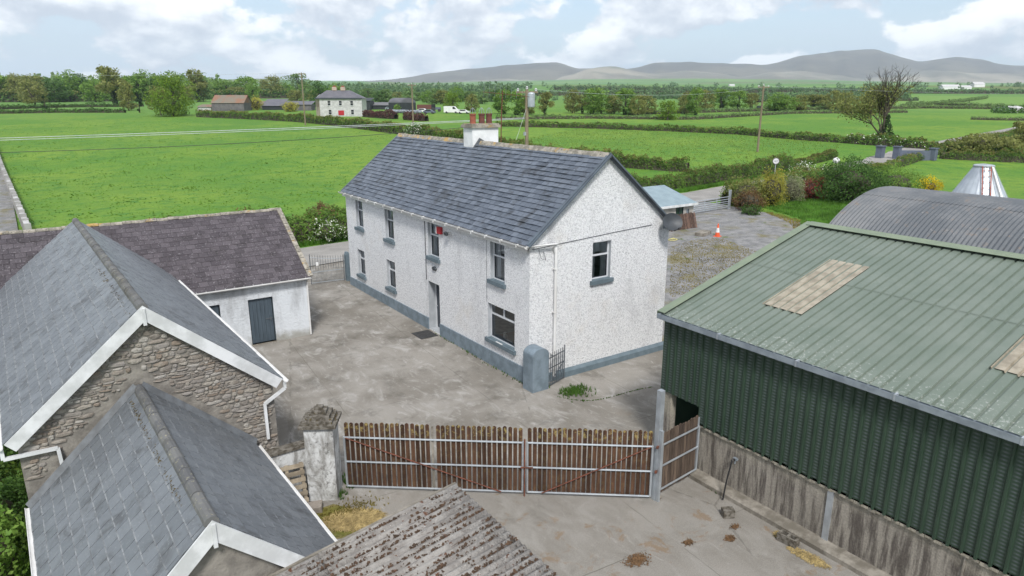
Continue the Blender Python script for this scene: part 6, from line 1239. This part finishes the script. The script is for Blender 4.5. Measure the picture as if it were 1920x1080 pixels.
def shed_px(name, label, x0, x1, yb, ye, yr, depth, wall, roof, ytop_off=0, cat='barn', pitch=False, kind='gable'):
    P0, P1 = base(x0, yb), base(x1, yb); D = dist(P0); k = D/1310; u = unit(V(*(P1-P0)[:2], 0)); w = np.linalg.norm((P1-P0)[:2]); n_ = V(-u[1], u[0], 0); t = thing(name, label, cat, tuple(P0)); he = (yb-ye)*k; hr = (yb-yr)*k
    pt = lambda a, d, z: V(P0[0], P0[1], P0[2]-.4)+u*a+n_*d+V(0, 0, z+.4)
    b = MB(); b.extrude([pt(0, 0, -.4), pt(w, 0, -.4), pt(w, 0, he), pt(0, 0, he)], n_*depth); b.build('wall', wall, t); b = MB()
    if kind == 'gable': b.poly(pt(-.3, -.3, he-.1), pt(w+.3, -.3, he-.1), pt(w+.3, depth/2, hr), pt(-.3, depth/2, hr)); b.poly(pt(-.3, depth+.3, he-.1), pt(-.3, depth/2, hr), pt(w+.3, depth/2, hr), pt(w+.3, depth+.3, he-.1)); b.poly(pt(0, 0, he), pt(0, depth/2, hr-.1), pt(0, depth, he)); b.poly(pt(w, 0, he), pt(w, depth, he), pt(w, depth/2, hr-.1))
    elif kind == 'arch':
        rows = [[pt(a, depth*.5*(1-math.cos(s_)), he+(hr-he)*math.sin(s_)) for a in (-.2, w+.2)] for s_ in np.linspace(0, math.pi, 13)]; b.grid(rows); b.poly(*[r__[0] for r__ in rows]); b.poly(*[r__[1] for r__ in rows])
    else: b.poly(pt(-.3, -.4, he-.1), pt(w+.3, -.4, he-.1), pt(w+.3, depth, hr), pt(-.3, depth, hr))
    b.build('roof', roof, t); return t
shed_px('stone_barn', 'long dark stone barn with rusty corrugated roof beyond the field', 398, 458, 208, 193, 179, 9, 'barn_stone', 'rust_roof'); shed_px('low_shed', 'low shed with reddish roof left of the rusty barn', 371, 396, 207, 200, 196, 5, 'farm_stone', 'rust_roof', kind='mono', cat='shed')
shed_px('open_shed', 'dark open-fronted shed with grey roof left of the stone farmhouse', 492, 530, 206, 198, 186, 8, 'black_sheet', 'farm_slate', kind='mono', cat='shed'); shed_px('low_shed', 'low rusty-roofed shed behind the yellow bush', 470, 498, 203, 195, 190, 5, 'barn_stone', 'rust_roof', kind='mono', cat='shed'); shed_px('low_shed', 'long low dark roof between open shed and farmhouse', 532, 584, 207, 196, 190, 6, 'barn_stone', 'farm_slate', kind='mono', cat='shed')
shed_px('open_shed', 'black open shed just right of the stone farmhouse', 676, 694, 206, 189, 184, 9, 'black_sheet', 'black_sheet', kind='mono', cat='shed'); shed_px('low_shed', 'long low black lean-to between the farmhouse and black barn', 695, 730, 205, 197, 192, 7, 'black_sheet', 'tarmac_grey', kind='mono', cat='shed')
P0 = base(729, 207); k = dist(P0)/1310; t = thing('black_barn', 'black round-roofed steel barn in the far farmyard', 'barn', tuple(P0)); bu = unit(_R*V(1, 1, 0)); bv = V(-bu[1], bu[0], 0); du, dv_ = unit(bu-.35*bv), unit(bu+.55*bv)
pt = lambda a, d, z: P0+du*a+dv_*d+V(0, 0, z-.2)
b = MB(); L_, Wd = 27*k, 28*k; b.extrude([pt(0, 0, 0), pt(L_, 0, 0), pt(L_, 0, 15*k), pt(0, 0, 15*k)], dv_*Wd); b.build('wall', 'black_sheet', t); b = MB(); rows = [[pt(a, Wd*.5*(1-math.cos(s_)), 15*k+8.5*k*math.sin(s_)) for a in (0, L_)] for s_ in np.linspace(0, math.pi, 13)]; b.grid(rows); b.poly(*[r__[1] for r__ in rows]); b.build('roof', 'farm_slate', t)
# vehicles and stores in the far yard
def van(label, x, y, L_, H_, mat, cab=True, name='parked_van', cat='van'):
    P = base(x, y); t = thing(name, label, cat, tuple(P)); u = unit(bu-.2*bv); n_ = V(-u[1], u[0], 0); pt = lambda a, d, z: P+u*a+n_*d+V(0, 0, z)
    pr_ = [(0, .35), (L_, .35), (L_, H_*.52), (L_*.86, H_*.58), (L_*.70, H_*.97), (L_*.62, H_), (0.05, H_), (0, H_*.9)] if cat == 'van' else [(0, .35), (L_, .35), (L_, H_*.6), (L_*.78, H_*.66), (L_*.62, H_), (L_*.25, H_), (L_*.08, H_*.68), (0, H_*.62)]
    MB().extrude([pt(a, 0, z) for a, z in pr_], n_*1.8).build('body', mat, t)
    MB().extrude([pt(L_*.84, -.02, H_*.60), pt(L_*.70, -.02, H_*.92), pt(L_*.60, -.02, H_*.92), pt(L_*.60, -.02, H_*.60)] if cat == 'van' else [pt(L_*.74, -.02, H_*.68), pt(L_*.6, -.02, H_*.95), pt(L_*.27, -.02, H_*.95), pt(L_*.13, -.02, H_*.68)], n_*1.84).build('window', 'far_pane', t)
    for a in (.18, .80):
        for d in (-.02, 1.62): MB().tube([pt(L_*a, d, .34), pt(L_*a, d+.2, .34)], .34, 12).build('wheel', 'rubber', t)
van('white van parked in the far farmyard', 832, 212, 5.6, 2.5, 'white_plastic'); van('white car parked left of the white van, beside the bales', 781, 211, 4.4, 1.5, 'white_plastic', name='parked_car', cat='car'); van('white car farther right in the far farmyard', 858, 213, 4.2, 1.4, 'white_plastic', name='parked_car', cat='car'); van('grey car in the shade beside the black barn', 722, 206, 4.2, 1.5, 'grey_steel', name='parked_car', cat='car'); van('white car parked before the stone farmhouse', 628, 217.5, 4.3, 1.45, 'white_plastic', name='parked_car', cat='car')
tr_ = thing('farm_trailer', 'brown slatted farm trailer right of the black barn', 'trailer', tuple(base(784, 208))); P = base(784, 208)
MB().obox(P+bu*2.6+V(0, 0, 1.6), (bu, bv, V(0, 0, 1)), (2.9, 1.1, .85)).build('body', 'terracotta_dark', tr_)
for a in (1.8, 3.4): MB().tube([P+bu*a-bv*1.2+V(0, 0, .45), P+bu*a-bv*.9+V(0, 0, .45)], .45, 12).build('wheel', 'rubber', tr_)
tc_ = thing('tractor', 'blue tractor standing beside the brown trailer', 'tractor', tuple(base(812, 209))); P = base(812, 209); b = MB(); b.obox(P+bu*1.9+V(0, 0, 1.2), (bu, bv, V(0, 0, 1)), (1.1, .4, .45)); b.build('bonnet', 'entrance_wall', tc_); MB().obox(P+bu*.2+V(0, 0, 1.95), (bu, bv, V(0, 0, 1)), (.75, .7, .75)).build('cab', 'far_pane', tc_)
for a, rr in ((.1, .8), (2.4, .5)):
    for d in (-.9, .6): MB().tube([P+bu*a+bv*d+V(0, 0, rr), P+bu*a+bv*(d+.35)+V(0, 0, rr)], rr, 14).build('wheel', 'rubber', tc_)
for i in range(9):
    P = base(738+6.2*i, 211.5+.15*i); tag(MB().tube([P+V(0, 0, .6)-bu*.55, P+V(0, 0, .6)+bu*.55], .62, 12).build('wrapped_bale', 'bale_wrap'), ORD[i]+' wrapped silage bale from the left in front of the black barn', 'bale', 'silage bales in the far yard')
van('dark blue car at the right end of the wrapped bales', 793, 213, 4.3, 1.45, 'entrance_wall', name='parked_car', cat='car')
sh_px('yellow-flowered bush left of the stone farmhouse', 545, 209, 192, 26, 700, .5, 30, 'leaf_yellow'); sh_px('yellowish bush in front of the rusty sheds', 481, 206, 183, 22, 600, .5, 31, 'leaf_yellow'); sh_px('small green conifer in front of the black barn', 745, 210, 196, 12, 400, .4, 32, 'leaf_mid')
# entrance walls on the right
EW = thing('entrance_wall', 'blue-grey rendered entrance wall with square piers on the right', 'wall', tuple(base(1700, 300))); A, B = base(1680, 299), base(1748, 300)
MB().beam(A+V(0, 0, .75), B+V(0, 0, .7), .3, 1.5).build('wall', 'entrance_wall', EW)
for p, h in ((A, 2.0), (B, 1.75)): MB().obox(p+V(0, 0, h/2), np.eye(3), (.45, .45, h/2)).build('pier', 'entrance_wall', EW); MB().obox(p+V(0, 0, h+.06), np.eye(3), (.55, .55, .06)).build('pier_cap', 'entrance_wall', EW)
p = base(1649, 296); EP = thing('entrance_pier', 'separate blue-grey entrance pier left of the entrance wall', 'pier', tuple(p)); MB().obox(p+V(0, 0, .9), np.eye(3), (.5, .5, .95)).build('shaft', 'entrance_wall', EP); MB().obox(p+V(0, 0, 1.9), np.eye(3), (.62, .62, .07)).build('cap', 'entrance_wall', EP)
p = base(1566, 318); tag(MB().lathe(p+V(0, 0, .9), [(.02, 0), (.35, .12), (.48, .42), (.38, .72), (.02, .88)], 14).build('white_ball', 'white_plastic', smooth=True), 'white ball-shaped thing showing above the roadside hedge', 'ball')
# far farms on the right slope
for i, (x0_, x1_, yb, ye, yr, lab) in enumerate(((1768, 1800, 167, 162, 158, 'far white farm shed on the right skyline, leftmost'), (1803, 1822, 167, 163, 160, 'far white farm shed on the right skyline, middle'), (1826, 1846, 166, 161, 157, 'far white house on the right skyline, rightmost'), (1902, 1925, 211, 203, 199, 'pale blue-grey shed at the far right edge'), (1368, 1378, 161.5, 159, 157, 'tiny white house under the mountains'))): shed_px('far_building', lab, x0_, x1_, yb, ye, yr, 12, 'white_plastic', 'farm_stone', cat='building')
# ------------------------------------------------------------------ poles, wires, sign
def pole(label, x, D, ytop, arms, extra=None):
    P = at_dist(x, 260, D); z0 = tz(P[0], P[1]); top = at_dist(x, ytop, D); t = thing('utility_pole', label, 'pole', (P[0], P[1], z0)); Pb = V(top[0], top[1], z0-.4)
    MB().tube([Pb, V(top[0], top[1], top[2])], [.19, .15], 9).build('shaft', 'pole_wood', t); ar = unit(_R*V(1, 1, 0)) if arms != 'x' else unit(_R*V(1, 1, 0)+V(.2, .1, 0)); MB().beam(top-ar*.95-V(0, 0, .22), top+ar*.95-V(0, 0, .22), .14, .16).build('crossarm', 'pole_wood', t)
    for s_ in (-.78, 0, .78): MB().lathe(top+ar*s_+V(0, 0, -.18 if s_ else .0), [(.05, 0), (.12, .06), (.08, .12), (.13, .20), (.03, .30)], 9).build('insulator', 'porcelain', t)
    return t, top, ar
p1 = pole('utility pole with single crossarm left of the stone farmhouse', 565, 185, 137, 1); p2 = pole('plain utility pole in front of the black barn', 772, 165, 158, 1)
p3 = pole('utility pole with transformer rising behind the farmhouse chimney', 988, 62, 168, 1); p4 = pole('tall utility pole standing in the road field on the right', 1432, 116, 161, 1)
t, top, ar = p3; c = top+ar*.38-V(0, 0, 1.5)-_F*V(1, 1, 0)*.25; MB().lathe(c, [(.02, 0), (.30, .02), (.32, .1), (.32, 1.15), (.26, 1.24), (.02, 1.28)], 14).build('transformer', 'galvanised', t); b = MB()
for s_ in (-.1, .1): b.tube([c+ar*s_+V(0, 0, 1.0), c+ar*s_+V(0, 0, 1.25)], .04, 6)
b.build('bushing', 'porcelain', t); b = MB(); b.box(top[0]-.3, top[0]+.1, top[1]-.1, top[1]+.1, top[2]-3.9, top[2]-3.6); b.build('fuse_box', 'galvanised', t)
t4, top4, ar4 = p4; MB().obox(top4-V(0, 0, 3.3)-ar4*.5, np.eye(3), (.25, .2, .18)).build('switch_box', 'dish_grey', t4)
def wire(label, A, B, sag, mat, r_=.012, group=None):
    A, B = np.asarray(A, float), np.asarray(B, float); pts = [A+(B-A)*k-V(0, 0, sag*4*k*(1-k)) for k in np.linspace(0, 1, 25)]; tag(MB().tube(pts, r_, 5, False).build('overhead_wire', mat), label, 'wire', group)
lp = at_dist(-260, 268, 46); q3 = at_dist(984, 221, 62)
wire('upper pale overhead wire crossing the big field', lp+V(0, 0, .04), q3, .12, 'wire_pale', .022); wire('lower pale overhead wire just below the upper one', lp-V(0, 0, .10), q3-V(0, 0, .08), .14, 'wire_pale', .02); wire('dark telephone wire low across the big field', at_dist(-260, 291, 46), at_dist(905, 236, 62), .45, 'wire_dark', .02)
wire('thin wire from the transformer pole to the right pole', top+ar*.78, top4+ar4*.78, .9, 'wire_pale', .012); wire('thin wire from the right pole out of the picture', top4, at_dist(2150, 172, 200), .9, 'wire_pale', .014); wire('thin wire above the left trees to the pole by the farmhouse', p1[1], at_dist(-300, 134, 240), .9, 'wire_pale', .02); wire('stay wire slanting down from the transformer pole', top-V(0, 0, 1.5), at_dist(968, 262, 60), .0, 'wire_pale', .012)
sp = at_dist(1455, 302, 89); ss = thing('speed_sign', 'round white speed limit sign above the roadside hedge', 'sign', (sp[0], sp[1], tz(sp[0], sp[1]))); n_ = unit(V(-sp[0], -sp[1], 0)); su = V(-n_[1], n_[0], 0)
b = MB(); b.tube([sp-n_*.0, sp+n_*.03], .42, 24); b.build('plate', 'sign_rim', ss); b = MB(); b.tube([sp+n_*.032, sp+n_*.04], .34, 24); b.build('face', 'white_plastic', ss); b = MB(); b.tube([V(sp[0], sp[1], sp[2]-2.3), V(sp[0], sp[1], sp[2]+.3)-n_*.05], .045, 7); b.build('post', 'galvanised', ss)
cu = bpy.data.curves.new('numeral', 'FONT'); cu.body = '60'; cu.size = .42; cu.align_x = 'CENTER'; cu.align_y = 'CENTER'; cu.extrude = .004
tmp = bpy.data.objects.new('tmp', cu); COL.objects.link(tmp); dg_ = bpy.context.evaluated_depsgraph_get(); me = bpy.data.meshes.new_from_object(tmp.evaluated_get(dg_)); bpy.data.objects.remove(tmp)
o = link('numeral', me, 'sign_ink'); o.parent = ss; o.matrix_parent_inverse = Matrix.Translation(ss.location).inverted(); c = sp+n_*.05; o.matrix_basis = Matrix(((su[0], 0, n_[0], c[0]), (su[1], 0, n_[1], c[1]), (0, 1, 0, c[2]), (0, 0, 0, 1)))
# ------------------------------------------------------------------ hills and haze
def hills(name, sky_, D, depth, mat, seed, foot):
    r_ = np.random.default_rng(seed); xs = np.linspace(sky_[0][0], sky_[-1][0], 220); ys = np.interp(xs, [p[0] for p in sky_], [p[1] for p in sky_]); ker = np.hanning(9); ker /= ker.sum(); ys = np.convolve(np.pad(ys, 4, 'edge'), ker, 'valid'); nt = 40; Vt = []
    top = np.array([at_dist(x, y, D) for x, y in zip(xs, ys)]); f2 = V(math.sin(YAW), math.cos(YAW), 0); ph = r_.uniform(0, 6, 12)
    for j in range(nt):
        s_ = j/(nt-1); d_ = (s_-.68)*depth; pr = math.sin(min(1, s_/.68)*math.pi/2)**1.5 if s_ < .68 else math.cos((s_-.68)/.32*math.pi/2)**1.2
        gl_ = sum(np.sin(xs*(.018*(k+1))+ph[k]+s_*(3+k))*(1/(k+1.5)) for k in range(11))*(top[:, 2]*.06)*math.sin(min(1, s_/.68)*math.pi)*(s_ < .68)
        row = top.copy(); sc_ = (D+d_)/D; row[:, 0] *= sc_; row[:, 1] *= sc_; row[:, 2] = foot+(top[:, 2]-foot)*pr*(1 if s_ >= .68 else 1)+gl_; Vt.append(row)
    Vt = np.array(Vt); n_, m_ = Vt.shape[:2]; ii = np.arange(n_*m_).reshape(n_, m_); q_ = np.stack([ii[:-1, :-1], ii[:-1, 1:], ii[1:, 1:], ii[1:, :-1]], -1).reshape(-1, 4); link(name, np_mesh(name, Vt.reshape(-1, 3), q_), mat, smooth=True, kind='structure')
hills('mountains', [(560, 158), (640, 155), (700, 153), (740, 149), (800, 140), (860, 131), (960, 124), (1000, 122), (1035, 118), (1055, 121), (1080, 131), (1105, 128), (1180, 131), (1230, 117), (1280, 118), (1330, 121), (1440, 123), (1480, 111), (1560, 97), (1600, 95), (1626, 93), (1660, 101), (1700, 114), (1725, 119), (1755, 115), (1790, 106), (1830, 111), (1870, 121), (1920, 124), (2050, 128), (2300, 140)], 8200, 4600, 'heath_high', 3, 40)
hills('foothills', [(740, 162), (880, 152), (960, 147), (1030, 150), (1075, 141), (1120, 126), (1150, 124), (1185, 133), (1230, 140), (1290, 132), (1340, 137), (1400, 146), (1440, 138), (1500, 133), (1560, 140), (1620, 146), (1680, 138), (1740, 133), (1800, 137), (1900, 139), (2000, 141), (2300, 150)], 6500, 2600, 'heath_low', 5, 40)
hills('far_rise', [(-700, 150), (-200, 149), (100, 152), (330, 150), (480, 149), (560, 151), (700, 154), (860, 158), (1000, 160)], 4200, 1800, 'field_grass', 7, 50)
hz = MB().box(-2600, 9800, -2600, 9800, -8, 640).build('haze', None, kind='stuff')
hm = bpy.data.materials.new('haze_air'); hm.use_nodes = True; ht = hm.node_tree; ht.nodes.clear(); ho = ht.nodes.new('ShaderNodeOutputMaterial'); hv_ = ht.nodes.new('ShaderNodeVolumePrincipled'); hv_.inputs['Color'].default_value = (.72, .87, 1, 1); hv_.inputs['Density'].default_value = HAZE; hv_.inputs['Anisotropy'].default_value = 0.0; ht.links.new(hv_.outputs[0], ho.inputs['Volume']); hz.data.materials.append(hm)
